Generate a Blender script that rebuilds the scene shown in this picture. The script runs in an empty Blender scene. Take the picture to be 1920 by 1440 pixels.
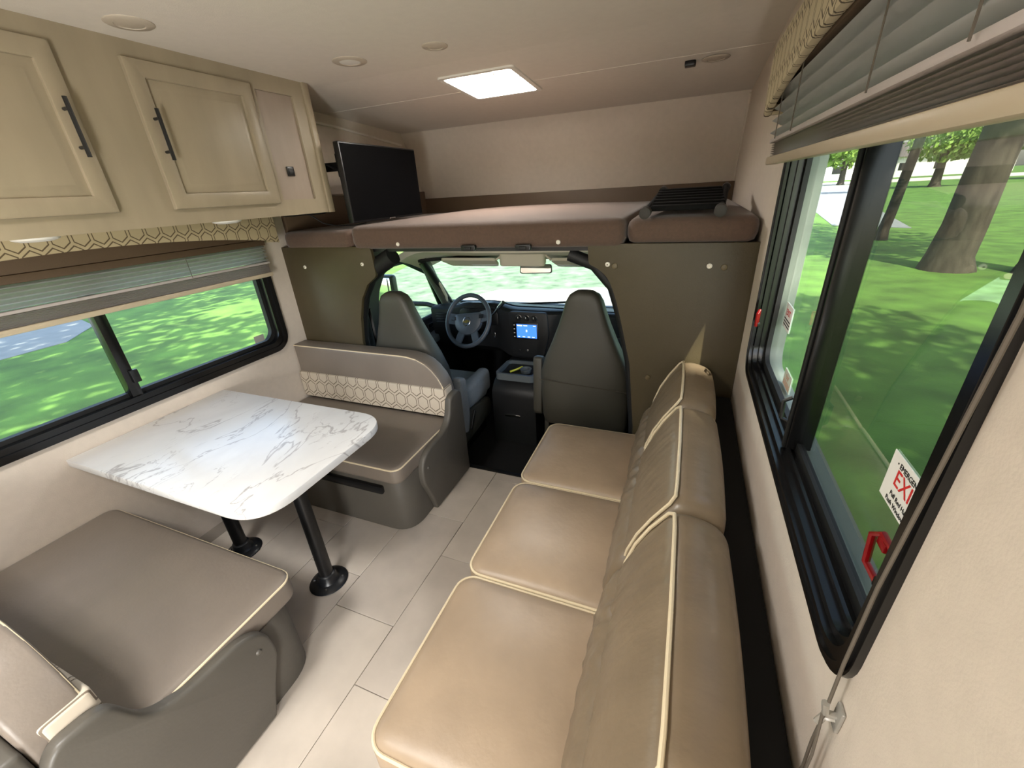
import bpy, bmesh, math, random
from mathutils import Matrix, Vector
random.seed(7)
S = bpy.context.scene
COL = S.collection

# ------------------------------------------------------------------ camera
cam = bpy.data.cameras.new('camera'); camo = bpy.data.objects.new('camera', cam); COL.objects.link(camo)
YAW, PIT, ROL, FPX = math.radians(-23.0745), math.radians(25.1109), math.radians(-3.5334), 772.93
_f = Vector((math.sin(YAW)*math.cos(PIT), math.cos(YAW)*math.cos(PIT), -math.sin(PIT)))
_r = Vector((math.cos(YAW), -math.sin(YAW), 0)); _u = _r.cross(_f)
_R = math.cos(ROL)*_r + math.sin(ROL)*_u; _U = -math.sin(ROL)*_r + math.cos(ROL)*_u
camo.matrix_world = Matrix(((_R.x, _U.x, -_f.x, 0), (_R.y, _U.y, -_f.y, 0), (_R.z, _U.z, -_f.z, 1.6), (0, 0, 0, 1)))
cam.sensor_width = 36; cam.sensor_fit = 'HORIZONTAL'; cam.lens = FPX/1920*36; cam.clip_start = .01; cam.clip_end = 600
S.camera = camo

# ------------------------------------------------------------------ sky, sun, exposure
W = bpy.data.worlds.new('sky'); S.world = W; W.use_nodes = True
wn = W.node_tree; bg = wn.nodes['Background']
sky = wn.nodes.new('ShaderNodeTexSky'); sky.sky_type = 'NISHITA'; sky.sun_disc = False
sky.sun_elevation = math.radians(52); sky.sun_rotation = math.radians(150); sky.air_density = 1.0; sky.dust_density = 2.5; sky.ozone_density = 1.0
wn.links.new(sky.outputs[0], bg.inputs[0]); bg.inputs[1].default_value = .34
sun = bpy.data.lights.new('sun', 'SUN'); suno = bpy.data.objects.new('sun', sun); COL.objects.link(suno)
sun.energy = 7.0; sun.angle = math.radians(.6); sun.color = (1, .93, .80)
suno.rotation_euler = Vector((-.24, .46, -.66)).to_track_quat('-Z', 'Y').to_euler()
suno.location = (8, -14, 22)
gfill = bpy.data.lights.new('galley_window_fill', 'AREA'); gfillo = bpy.data.objects.new('galley_window_fill', gfill); COL.objects.link(gfillo)
gfill.shape = 'RECTANGLE'; gfill.size = .50; gfill.size_y = .88; gfill.energy = 3.5; gfill.color = (1, .985, .95)   # added area light, brightens the room from the unseen galley window
gfillo.location = (-2.335, -.56, 1.25); gfillo.rotation_euler = Vector((1, .12, -.05)).to_track_quat('-Z', 'Y').to_euler()
top = bpy.data.lights.new('galley_skylight_fill', 'AREA'); topo = bpy.data.objects.new('galley_skylight_fill', top); COL.objects.link(topo)
top.shape = 'SQUARE'; top.size = .38; top.energy = 17; top.color = (1, .985, .96)   # added area light, brightens floor and seats from overhead, out of view
topo.location = (-1.15, -.40, 2.19)
dor = bpy.data.lights.new('entry_door_fill', 'AREA'); doro = bpy.data.objects.new('entry_door_fill', dor); COL.objects.link(doro)
dor.shape = 'RECTANGLE'; dor.size = .68; dor.size_y = 1.2; dor.energy = 41; dor.color = (1, .985, .95)   # added low area light, lifts cabinet and ceiling from the unseen entry door
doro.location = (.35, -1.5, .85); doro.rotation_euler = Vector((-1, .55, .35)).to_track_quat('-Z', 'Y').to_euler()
skl = bpy.data.lights.new('bunk_skylight_daylight', 'AREA'); sklo = bpy.data.objects.new('bunk_skylight_daylight', skl); COL.objects.link(sklo)
skl.shape = 'RECTANGLE'; skl.size = .34; skl.size_y = .38; skl.energy = 11; skl.color = (1, .97, .92)   # daylight under the dome of the skylight in view
sklo.location = (-1.0475, 2.445, 2.212); sklo.rotation_euler = (math.atan(-.0554), 0, 0)
S.view_settings.view_transform = 'Standard'; S.view_settings.look = 'None'
S.view_settings.gamma = 1; S.view_settings.exposure = 1.35
try: S.view_settings.use_curve_mapping = False
except Exception: pass

# ------------------------------------------------------------------ materials
MATS = {}
def lin(c):
    return tuple((v/12.92 if v <= .04045 else ((v+.055)/1.055)**2.4) for v in [x/255 for x in c])
def mat(name, rgb, rough=.6, var=.0, vscale=8., bump=0., bscale=60., metal=0., spec=.5, coat=0., stretch=None, sheen=0., trans=0.):
    if name in MATS: return MATS[name]
    m = bpy.data.materials.new(name); m.use_nodes = True; nt = m.node_tree; b = nt.nodes['Principled BSDF']
    c = lin(rgb); b.inputs['Base Color'].default_value = (*c, 1); b.inputs['Roughness'].default_value = rough
    b.inputs['Metallic'].default_value = metal; b.inputs['Specular IOR Level'].default_value = spec
    b.inputs['Coat Weight'].default_value = coat; b.inputs['Sheen Weight'].default_value = sheen
    b.inputs['Transmission Weight'].default_value = trans
    if var or bump:
        tc = nt.nodes.new('ShaderNodeTexCoord'); mp = nt.nodes.new('ShaderNodeMapping'); nt.links.new(tc.outputs['Object'], mp.inputs[0])
        if stretch: mp.inputs['Scale'].default_value = stretch
    if var:
        n = nt.nodes.new('ShaderNodeTexNoise'); n.inputs['Scale'].default_value = vscale; n.inputs['Detail'].default_value = 6
        nt.links.new(mp.outputs[0], n.inputs['Vector'])
        r = nt.nodes.new('ShaderNodeValToRGB'); r.color_ramp.elements[0].position = .3; r.color_ramp.elements[1].position = .7
        r.color_ramp.elements[0].color = (*[v*(1-var) for v in c], 1); r.color_ramp.elements[1].color = (*[min(1, v*(1+var)) for v in c], 1)
        nt.links.new(n.outputs[0], r.inputs[0]); nt.links.new(r.outputs[0], b.inputs['Base Color'])
    if bump:
        n2 = nt.nodes.new('ShaderNodeTexNoise'); n2.inputs['Scale'].default_value = bscale; n2.inputs['Detail'].default_value = 4
        nt.links.new(mp.outputs[0], n2.inputs['Vector'])
        bp = nt.nodes.new('ShaderNodeBump'); bp.inputs['Strength'].default_value = bump; bp.inputs['Distance'].default_value = .01
        nt.links.new(n2.outputs[0], bp.inputs['Height']); nt.links.new(bp.outputs[0], b.inputs['Normal'])
    MATS[name] = m
    return m
def emat(name, rgb, strength):
    m = bpy.data.materials.new(name); m.use_nodes = True; b = m.node_tree.nodes['Principled BSDF']
    b.inputs['Base Color'].default_value = (0, 0, 0, 1); b.inputs['Emission Color'].default_value = (*lin(rgb), 1); b.inputs['Emission Strength'].default_value = strength
    MATS[name] = m; return m
def glassmat(name, tint, refl=.06):
    m = bpy.data.materials.new(name); m.use_nodes = True; nt = m.node_tree; nt.nodes.remove(nt.nodes['Principled BSDF'])
    t = nt.nodes.new('ShaderNodeBsdfTransparent'); t.inputs[0].default_value = (*tint, 1)
    g = nt.nodes.new('ShaderNodeBsdfGlossy'); g.inputs['Roughness'].default_value = .02; g.inputs[0].default_value = (1, 1, 1, 1)
    lw = nt.nodes.new('ShaderNodeFresnel'); lw.inputs[0].default_value = 1.3
    mm = nt.nodes.new('ShaderNodeMath'); mm.operation = 'MULTIPLY'; mm.inputs[1].default_value = refl*6; mm.use_clamp = True
    nt.links.new(lw.outputs[0], mm.inputs[0])
    mx = nt.nodes.new('ShaderNodeMixShader'); nt.links.new(mm.outputs[0], mx.inputs[0]); nt.links.new(t.outputs[0], mx.inputs[1]); nt.links.new(g.outputs[0], mx.inputs[2])
    nt.links.new(mx.outputs[0], nt.nodes['Material Output'].inputs[0]); MATS[name] = m; return m
def hexmat(name, a1, a2, base, line, cell, aspect=1.55, rough=.85):
    """interlocking elongated hexagons drawn as fine double lines; a1,a2 = object axes used as u,v"""
    m = bpy.data.materials.new(name); m.use_nodes = True; nt = m.node_tree; b = nt.nodes['Principled BSDF']; b.inputs['Roughness'].default_value = rough
    N = nt.nodes; Lk = nt.links.new
    tc = N.new('ShaderNodeTexCoord'); sp = N.new('ShaderNodeSeparateXYZ'); Lk(tc.outputs['Object'], sp.inputs[0])
    def M(op, a, b_=None, clamp=False):
        n = N.new('ShaderNodeMath'); n.operation = op; n.use_clamp = clamp
        for i, v in enumerate((a, b_)):
            if v is None: continue
            if isinstance(v, (int, float)): n.inputs[i].default_value = v
            else: Lk(v, n.inputs[i])
        return n.outputs[0]
    u = M('MULTIPLY', sp.outputs[a1], 1/cell); v = M('MULTIPLY', sp.outputs[a2], 1/(cell*aspect))
    def hexd(u, v):
        s3 = math.sqrt(3)
        ax = M('SUBTRACT', M('FLOORED_MODULO', u, 1.), .5); ay = M('SUBTRACT', M('FLOORED_MODULO', v, s3), s3/2)
        bx = M('SUBTRACT', M('FLOORED_MODULO', M('SUBTRACT', u, .5), 1.), .5); by = M('SUBTRACT', M('FLOORED_MODULO', M('SUBTRACT', v, s3/2), s3), s3/2)
        ax, ay, bx, by = [M('ABSOLUTE', k) for k in (ax, ay, bx, by)]
        da = M('MAXIMUM', ax, M('ADD', M('MULTIPLY', ax, .5), M('MULTIPLY', ay, s3/2)))
        db = M('MAXIMUM', bx, M('ADD', M('MULTIPLY', bx, .5), M('MULTIPLY', by, s3/2)))
        return M('MINIMUM', da, db)
    d1 = hexd(u, v)
    l1 = M('LESS_THAN', M('ABSOLUTE', M('SUBTRACT', d1, .405)), .028)
    k = l1
    mx = N.new('ShaderNodeMix'); mx.data_type = 'RGBA'
    mx.inputs[6].default_value = (*lin(base), 1); mx.inputs[7].default_value = (*lin(line), 1); Lk(k, mx.inputs[0]); Lk(mx.outputs[2], b.inputs['Base Color'])
    MATS[name] = m; return m
def marble(name):
    m = bpy.data.materials.new(name); m.use_nodes = True; nt = m.node_tree; b = nt.nodes['Principled BSDF']; N = nt.nodes; Lk = nt.links.new
    b.inputs['Roughness'].default_value = .28
    tc = N.new('ShaderNodeTexCoord'); out = None
    def vein(scale, rot, width, dist, sc):
        mp = N.new('ShaderNodeMapping'); mp.inputs['Rotation'].default_value = (0, 0, rot); mp.inputs['Scale'].default_value = sc; Lk(tc.outputs['Object'], mp.inputs[0])
        n = N.new('ShaderNodeTexNoise'); n.inputs['Scale'].default_value = scale; n.inputs['Detail'].default_value = 5; n.inputs['Roughness'].default_value = .55; n.inputs['Distortion'].default_value = dist
        Lk(mp.outputs[0], n.inputs['Vector'])
        a = N.new('ShaderNodeMath'); a.operation = 'SUBTRACT'; a.inputs[1].default_value = .5; Lk(n.outputs[0], a.inputs[0])
        c = N.new('ShaderNodeMath'); c.operation = 'ABSOLUTE'; Lk(a.outputs[0], c.inputs[0])
        r = N.new('ShaderNodeMapRange'); r.inputs[1].default_value = 0; r.inputs[2].default_value = width; r.inputs[3].default_value = 1; r.inputs[4].default_value = 0; Lk(c.outputs[0], r.inputs[0])
        return r.outputs[0]
    v1 = vein(2.2, .75, .012, .7, (1.6, .75, 1)); v2 = vein(4.6, .8, .009, .5, (1.9, .6, 1)); v3 = vein(1.3, .6, .10, .3, (1.5, .8, 1))
    gate = N.new('ShaderNodeTexNoise'); gate.inputs['Scale'].default_value = 3.2; Lk(tc.outputs['Object'], gate.inputs['Vector'])
    gr = N.new('ShaderNodeMapRange'); gr.inputs[1].default_value = .42; gr.inputs[2].default_value = .6; Lk(gate.outputs[0], gr.inputs[0])
    def mm(op, a, b_):
        n = N.new('ShaderNodeMath'); n.operation = op
        for i, v in enumerate((a, b_)):
            if isinstance(v, (int, float)): n.inputs[i].default_value = v
            else: Lk(v, n.inputs[i])
        return n.outputs[0]
    k = mm('MAXIMUM', mm('MULTIPLY', v1, .75), mm('MULTIPLY', mm('MULTIPLY', v2, gr.outputs[0]), .6)); k = mm('MAXIMUM', k, mm('MULTIPLY', v3, .14))
    mx = N.new('ShaderNodeMix'); mx.data_type = 'RGBA'; mx.inputs[6].default_value = (.70, .70, .69, 1); mx.inputs[7].default_value = (.26, .24, .24, 1)
    Lk(k, mx.inputs[0]); Lk(mx.outputs[2], b.inputs['Base Color']); MATS[name] = m; return m

wallm = mat('wall_vinyl', (202, 190, 176), .72, .03, 30, .08, 240)
ceilm = mat('ceiling_vinyl', (220, 212, 201), .75, .02, 30, .08, 240)
woodm = mat('cabinet_wood', (150, 137, 115), .38, .10, 9, .03, 60, stretch=(1, 1, .25))
woodd = mat('cabinet_panel_wood', (150, 134, 120), .45, .10, 9, .03, 60, stretch=(1, 1, .25))
bulkm = mat('bulkhead_vinyl', (66, 57, 36), .5, .06, 5, .12, 220)
boardm = mat('bunk_board', (86, 68, 50), .6, .05, 8, .05, 200)
bunkm = mat('bunk_fabric', (86, 66, 54), .9, .10, 90, .25, 420, sheen=.2)
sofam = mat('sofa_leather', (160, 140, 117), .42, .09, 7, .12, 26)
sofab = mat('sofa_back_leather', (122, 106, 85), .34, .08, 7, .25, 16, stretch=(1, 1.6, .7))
pipem = mat('piping_cream', (214, 198, 166), .6)
dinm = mat('dinette_vinyl', (122, 112, 102), .42, .06, 6, .06, 90)
dinb = mat('dinette_base_vinyl', (84, 80, 73), .45, .05, 6, .05, 90)
blackm = mat('black_plastic', (14, 14, 15), .38)
blackr = mat('black_rubber', (10, 10, 10), .6)
framem = mat('window_frame_black', (11, 11, 12), .25)
matm = mat('cab_mat', (16, 16, 17), .9, .1, 40, .1, 200)
dashm = mat('dash_plastic', (26, 27, 29), .5, 0, 1, .08, 300)
dashl = mat('dash_top', (96, 104, 108), .45, 0, 1, .08, 300)
cabseat = mat('cab_seat_vinyl', (62, 60, 52), .5, .04, 6, .06, 160)
cabcloth = mat('cab_seat_cloth', (134, 138, 140), .85, .06, 60, .1, 300)
beigem = mat('headliner', (214, 206, 188), .85, 0, 1, .05, 300)
whitem = mat('white_plastic', (232, 228, 220), .4)
lightw = mat('lamp_trim', (192, 180, 164), .5)
chrome = mat('chrome', (200, 200, 200), .2, metal=1)
goldm = mat('gold_emblem', (170, 140, 70), .3, metal=1)
redm = mat('red_handle', (120, 9, 14), .28)
redink = mat('red_ink', (205, 40, 38), .6)
blackink = mat('black_ink', (30, 30, 30), .6)
stickm = mat('sticker_paper', (236, 234, 230), .5)
cordm = mat('shade_cord', (92, 84, 74), .8)
clearm = mat('clear_plastic', (215, 210, 200), .15, trans=.6)
daym = mat('shade_day_fabric', (226, 226, 224), .8, trans=0)
nightm = mat('shade_night_fabric', (206, 196, 192), .85)
def translucent(m, w):
    nt = m.node_tree; b = nt.nodes['Principled BSDF']; t = nt.nodes.new('ShaderNodeBsdfTranslucent'); t.inputs[0].default_value = b.inputs['Base Color'].default_value
    mx = nt.nodes.new('ShaderNodeMixShader'); mx.inputs[0].default_value = w; nt.links.new(b.outputs[0], mx.inputs[1]); nt.links.new(t.outputs[0], mx.inputs[2]); nt.links.new(mx.outputs[0], nt.nodes['Material Output'].inputs[0])
translucent(daym, .18); translucent(nightm, .3)
railm = mat('shade_rail', (176, 162, 138), .4)
tvm = mat('tv_screen', (6, 6, 7), .5, spec=.05)
tablem = marble('table_marble')
hexd_m = hexmat('hex_fabric_bench', 0, 2, (196, 184, 166), (112, 100, 86), .078, 1.25)
hexv_l = hexmat('hex_fabric_valance_left', 1, 2, (178, 162, 128), (92, 78, 56), .062, 1.3)
hexv_r = hexmat('hex_fabric_valance_right', 1, 2, (190, 176, 146), (84, 72, 54), .062, 1.3)
glass_clear = glassmat('clear_glass', (.93, .97, .94), .06)
glass_tint = glassmat('tinted_glass', (.40, .425, .38), .05)
glass_ws = glassmat('windshield_glass', (.84, .93, .90), .06)
mirrm = mat('mirror_glass', (230, 230, 230), .03, metal=1)
tilem = mat('floor_tile', (190, 180, 168), .42, .20, 3.2, .04, 40)
tile2 = mat('floor_tile_b', (184, 174, 163), .42, .20, 3.2, .04, 40)
groutm = mat('floor_seam', (134, 125, 115), .7)
barkm = mat('bark', (70, 65, 55), .95, .35, 9, .9, 14, stretch=(1, 1, .25))
leafm = mat('leaf', (84, 118, 40), .7, .25, 2.5)
leafm2 = mat('leaf_light', (118, 148, 58), .7, .25, 2.5)
grassm = mat('grass', (80, 116, 40), .95, .35, 1.4, .6, 40)
roadm = mat('road_asphalt', (128, 132, 130), .9, .08, 3)
gravelm = mat('sunlit_drive_gravel', (200, 192, 178), .95, .15, 6)
drym = mat('dry_lawn', (92, 112, 86), .95, .5, 2.6, .6, 30)
housem = mat('house_siding', (226, 222, 216), .8)
roofm = mat('house_roof', (96, 90, 86), .9)
paintm = mat('van_paint_white', (226, 226, 224), .25, coat=.5)
domem = bpy.data.materials.new('skylight_dome'); domem.use_nodes = True
_nt = domem.node_tree; _nt.nodes.remove(_nt.nodes['Principled BSDF']); _t = _nt.nodes.new('ShaderNodeBsdfTranslucent'); _t.inputs[0].default_value = (.95, .92, .88, 1)
_nt.links.new(_t.outputs[0], _nt.nodes['Material Output'].inputs[0])

# ------------------------------------------------------------------ mesh helpers (all geometry is built in world coordinates)
class MB:
    def __init__(s): s.bm = bmesh.new()
    def box(s, lo, hi, r=0, seg=2, M=None):
        t = bmesh.new(); bmesh.ops.create_cube(t, size=1)
        sz = [h-l for l, h in zip(lo, hi)]; ce = [(h+l)/2 for l, h in zip(lo, hi)]
        for v in t.verts: v.co = Vector((v.co.x*sz[0]+ce[0], v.co.y*sz[1]+ce[1], v.co.z*sz[2]+ce[2]))
        if r: bmesh.ops.bevel(t, geom=list(t.edges), offset=min(r, min(abs(a) for a in sz)*.49), segments=seg, profile=.5, affect='EDGES')
        s._add(t, M); return s
    def _add(s, t, M=None):
        if M is not None: bmesh.ops.transform(t, matrix=M, verts=t.verts)
        me = bpy.data.meshes.new('tmp'); t.to_mesh(me); t.free(); s.bm.from_mesh(me); bpy.data.meshes.remove(me)
    def tube(s, pts, r, n=10, closed=False, cap=True):
        pts = [Vector(p) for p in pts]; k = len(pts); rs = r if isinstance(r, (list, tuple)) else [r]*k
        rings = []; prev = None
        for i, p in enumerate(pts):
            if closed: d = pts[(i+1) % k]-pts[i-1]
            else: d = pts[min(i+1, k-1)]-pts[max(i-1, 0)]
            d.normalize()
            if prev is None:
                a = Vector((0, 0, 1)) if abs(d.z) < .9 else Vector((1, 0, 0)); x = d.cross(a).normalized()
            else: x = (prev-d*prev.dot(d)).normalized()
            prev = x; y = d.cross(x)
            rings.append([s.bm.verts.new(p+rs[i]*(math.cos(2*math.pi*j/n)*x+math.sin(2*math.pi*j/n)*y)) for j in range(n)])
        for i in range(k if closed else k-1):
            A, B = rings[i], rings[(i+1) % k]
            for j in range(n): s.bm.faces.new((A[j], A[(j+1) % n], B[(j+1) % n], B[j]))
        if cap and not closed: s.bm.faces.new(rings[0][::-1]); s.bm.faces.new(rings[-1])
        return s
    def lathe(s, prof, c, axis='z', n=32):
        """prof: list of (radius, height)"""
        c = Vector(c); rings = []
        def pt(r, h, a):
            x, y = r*math.cos(a), r*math.sin(a)
            return c+(Vector((x, y, h)) if axis == 'z' else Vector((h, x, y)) if axis == 'x' else Vector((y, h, x)))
        for r, h in prof:
            if r < 1e-6: rings.append([s.bm.verts.new(pt(0, h, 0))])
            else: rings.append([s.bm.verts.new(pt(r, h, 2*math.pi*j/n)) for j in range(n)])
        for A, B in zip(rings, rings[1:]):
            for j in range(n):
                q = [A[j % len(A)], A[(j+1) % len(A)], B[(j+1) % len(B)], B[j % len(B)]]; u = []
                for v in q:
                    if v not in u: u.append(v)
                if len(u) > 2: s.bm.faces.new(u)
        return s
    def prism(s, poly, plane, a, b, r=0, seg=2):
        """poly 2D extruded; plane 'xz' -> along y, 'yz' -> along x, 'xy' -> along z"""
        def p3(p, t): return {'xz': (p[0], t, p[1]), 'yz': (t, p[0], p[1]), 'xy': (p[0], p[1], t)}[plane]
        t = bmesh.new(); A = [t.verts.new(p3(p, a)) for p in poly]; B = [t.verts.new(p3(p, b)) for p in poly]; n = len(poly)
        fa = t.faces.new(A); fb = t.faces.new(B[::-1])
        for i in range(n): t.faces.new((A[i], B[i], B[(i+1) % n], A[(i+1) % n]))
        bmesh.ops.recalc_face_normals(t, faces=t.faces)
        if r: bmesh.ops.bevel(t, geom=list(set(list(fa.edges)+list(fb.edges))), offset=r, segments=seg, profile=.5, affect='EDGES')
        s._add(t); return s
    def ringprism(s, outer, inner, plane, a, b):
        def p3(p, t): return {'xz': (p[0], t, p[1]), 'yz': (t, p[0], p[1]), 'xy': (p[0], p[1], t)}[plane]
        n = len(outer); V = [[s.bm.verts.new(p3(p, t)) for p in P] for P, t in ((outer, a), (inner, a), (inner, b), (outer, b))]
        for k in range(4):
            A, B = V[k], V[(k+1) % 4]
            for i in range(n): s.bm.faces.new((A[i], A[(i+1) % n], B[(i+1) % n], B[i]))
        return s
    def grid(s, rows, close_u=False):
        V = [[s.bm.verts.new(p) for p in r] for r in rows]
        for A, B in zip(V, V[1:]):
            m = len(A)
            for j in range(m if close_u else m-1): s.bm.faces.new((A[j], A[(j+1) % m], B[(j+1) % m], B[j]))
        return s
    def loft(s, rows):
        V = [[s.bm.verts.new(p) for p in r] for r in rows]
        for A, B in zip(V, V[1:]):
            m = len(A)
            for j in range(m): s.bm.faces.new((A[j], A[(j+1) % m], B[(j+1) % m], B[j]))
        s.bm.faces.new(V[0][::-1]); s.bm.faces.new(V[-1]); return s
    def cushion(s, w, d, h, rp=.06, e=.03, crown=.02, M=None, wav=0):
        """cushion centred on origin in plan, bottom at z=0; rounded plan corners, rounded edges, domed top"""
        t = bmesh.new(); rows = []
        def cz_(x, y): return crown*(1-abs(2*x/w)**2.6)*(1-abs(2*y/d)**2.6)
        def ring(ins, z, top=0): return [(x, y, z+top*cz_(x, y)) for x, y in rrect2(-w/2+ins, w/2-ins, -d/2+ins, d/2-ins, max(rp-ins, .004), 5, 10)]
        rows.append(ring(e*.8, 0)); rows.append(ring(e*.25, e*.25)); rows.append(ring(0, e))
        rows.append(ring(0, h-e))
        for k in (1, 2, 3): a = k/3*math.pi/2; rows.append(ring(e*(1-math.cos(a)), h-e+e*math.sin(a), k/3))
        mi = min(w, d)/2-e
        for q in (.1, .22, .35, .5, .65, .8, .9): rows.append(ring(e+mi*q, h, 1))
        V = [[t.verts.new(p) for p in r] for r in rows]
        for A, B in zip(V, V[1:]):
            m = len(A)
            for j in range(m): t.faces.new((A[j], A[(j+1) % m], B[(j+1) % m], B[j]))
        t.faces.new(V[0][::-1]); t.faces.new(V[-1])
        s._add(t, M); return s
    def text(s, body, size, M):
        cu = bpy.data.curves.new('t', 'FONT'); cu.body = body; cu.size = size; cu.align_x = 'CENTER'; cu.align_y = 'CENTER'; cu.extrude = .0002; cu.resolution_u = 3
        o = bpy.data.objects.new('t', cu); COL.objects.link(o)
        me = bpy.data.meshes.new_from_object(o.evaluated_get(bpy.context.evaluated_depsgraph_get()))
        bpy.data.objects.remove(o); bpy.data.curves.remove(cu); me.transform(M); s.bm.from_mesh(me); bpy.data.meshes.remove(me); return s
    def build(s, name, m, parent=None, smooth=40, recalc=True, base=None):
        if recalc: bmesh.ops.recalc_face_normals(s.bm, faces=s.bm.faces)
        me = bpy.data.meshes.new(name); s.bm.to_mesh(me); s.bm.free()
        me.materials.append(m)
        if smooth:
            for p in me.polygons: p.use_smooth = True
            me.set_sharp_from_angle(angle=math.radians(smooth))
        o = bpy.data.objects.new(name, me); COL.objects.link(o)
        if parent is not None:
            o.parent = parent; o.matrix_parent_inverse = WMI[parent.name] if parent.name in WMI else Matrix()
        return o
WMI = {}
def rrect(x0, x1, y0, y1, r, n=6):
    P = []
    for cx, cy, a in ((x1-r, y1-r, 0), (x0+r, y1-r, 1), (x0+r, y0+r, 2), (x1-r, y0+r, 3)):
        for k in range(n+1):
            t = (a+k/n)*math.pi/2; P.append((cx+r*math.cos(t), cy+r*math.sin(t)))
    return P
def rrect2(x0, x1, y0, y1, r, n=5, m=10):
    P = rrect(x0, x1, y0, y1, r, n); out = []
    for i, p in enumerate(P):
        out.append(p)
        if (i+1) % (n+1) == 0:
            q = P[(i+1) % len(P)]
            for k in range(1, m): out.append((p[0]+(q[0]-p[0])*k/m, p[1]+(q[1]-p[1])*k/m))
    return out
def roundpoly(pts, n=5):
    """pts: (x,y,r) polygon with filleted corners"""
    out = []; k = len(pts)
    for i in range(k):
        p = Vector(pts[i][:2]); r = pts[i][2] if len(pts[i]) > 2 else 0
        if r <= 0: out.append(tuple(p)); continue
        a = (Vector(pts[i-1][:2])-p); b = (Vector(pts[(i+1) % k][:2])-p)
        ra = min(r, a.length*.49); rb = min(r, b.length*.49); A = p+a.normalized()*ra; B = p+b.normalized()*rb
        for j in range(n+1):
            t = j/n; out.append(tuple((1-t)**2*A+2*t*(1-t)*p+t*t*B))
    return out
def tag(o, label=None, cat=None, group=None, kind=None):
    if label: o['label'] = label
    if cat: o['category'] = cat
    if group: o['group'] = group
    if kind: o['kind'] = kind
    return o
def thing(name, loc, label, cat, group=None):
    o = bpy.data.objects.new(name, None); o.empty_display_size = .05; o.location = loc; COL.objects.link(o)
    WMI[o.name] = Matrix.Translation(-Vector(loc)); return tag(o, label, cat, group)
def struct(o, label=None): return tag(o, label, kind='structure')
def lab(o, l): o['label'] = l; return o
def boxo(name, lo, hi, m, parent=None, r=0, seg=2): return MB().box(lo, hi, r, seg).build(name, m, parent)
def pipe_ring(M, w, d, z, rp, r=.005, ins=0):
    return [M @ Vector((x, y, z)) for x, y in rrect(-w/2+ins, w/2-ins, -d/2+ins, d/2-ins, max(rp-ins, .01), 6)]

XW, XR, YB, CZ = -2.27, .267, 1.915, 2.14

# ================================================================== OUTSIDE
GZ = -.85
gr = MB().grid([[(x, y, GZ) for x in (-160, -20, 20, 160)] for y in (-120, -20, 30, 260)]).build('ground_lawn', grassm, recalc=False, smooth=0); struct(gr, 'green lawn around the motorhome')
def flat(name, poly, m, z, label):
    return struct(MB().prism(poly, 'xy', z-.05, z).build(name, m, smooth=0), label)
flat('path_left', [(-11.6, -6), (-12.3, 4.3), (-13.4, 5.3), (-15.5, 5.8), (-26, 4), (-26, -6)], roadm, GZ+.012, 'grey asphalt path curving past the left window')
flat('road_far', [(-60, 96), (120, 104), (120, 128), (-60, 120)], gravelm, GZ+.02, 'pale road running across beyond the trees')
flat('road_drive', [(6.6, 26), (9.0, 24), (13, 44), (30, 98), (18, 98), (9.5, 48)], roadm, GZ+.016, 'asphalt drive leading off past the trees')
flat('lawn_front', [(-4.5, 5.5), (.8, 4.5), (1.7, 12), (3.4, 30), (6, 60), (-22, 60), (-9.5, 12)], drym, GZ+.008, 'pale sun bleached lawn in front of the cab')
flat('drive_front', [(-5.6, 8.4), (-.4, 8.4), (-.6, 10.0), (-1.9, 11.0), (-3.2, 10.5), (-4.6, 10.4)], gravelm, GZ+.014, 'pale gravel patch in front of the hood, sunlight put into its colour')  # pale patch puts the sun on the driveway into the ground colour

# house
hs = thing('house', (40, 150, GZ), 'long white house beyond the far road', 'house')
MB().box((22, 146, GZ), (70, 156, GZ+4.6)).build('wall', housem, hs)
MB().prism([(145, GZ+4.6), (151, GZ+8), (157, GZ+4.6)], 'yz', 20, 72).build('roof', roofm, hs)
for x in (27, 34, 41, 48, 55, 62):
    boxo('window', (x, 145.9, GZ+1.6), (x+2, 146.05, GZ+3.2), blackm, hs)

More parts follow.
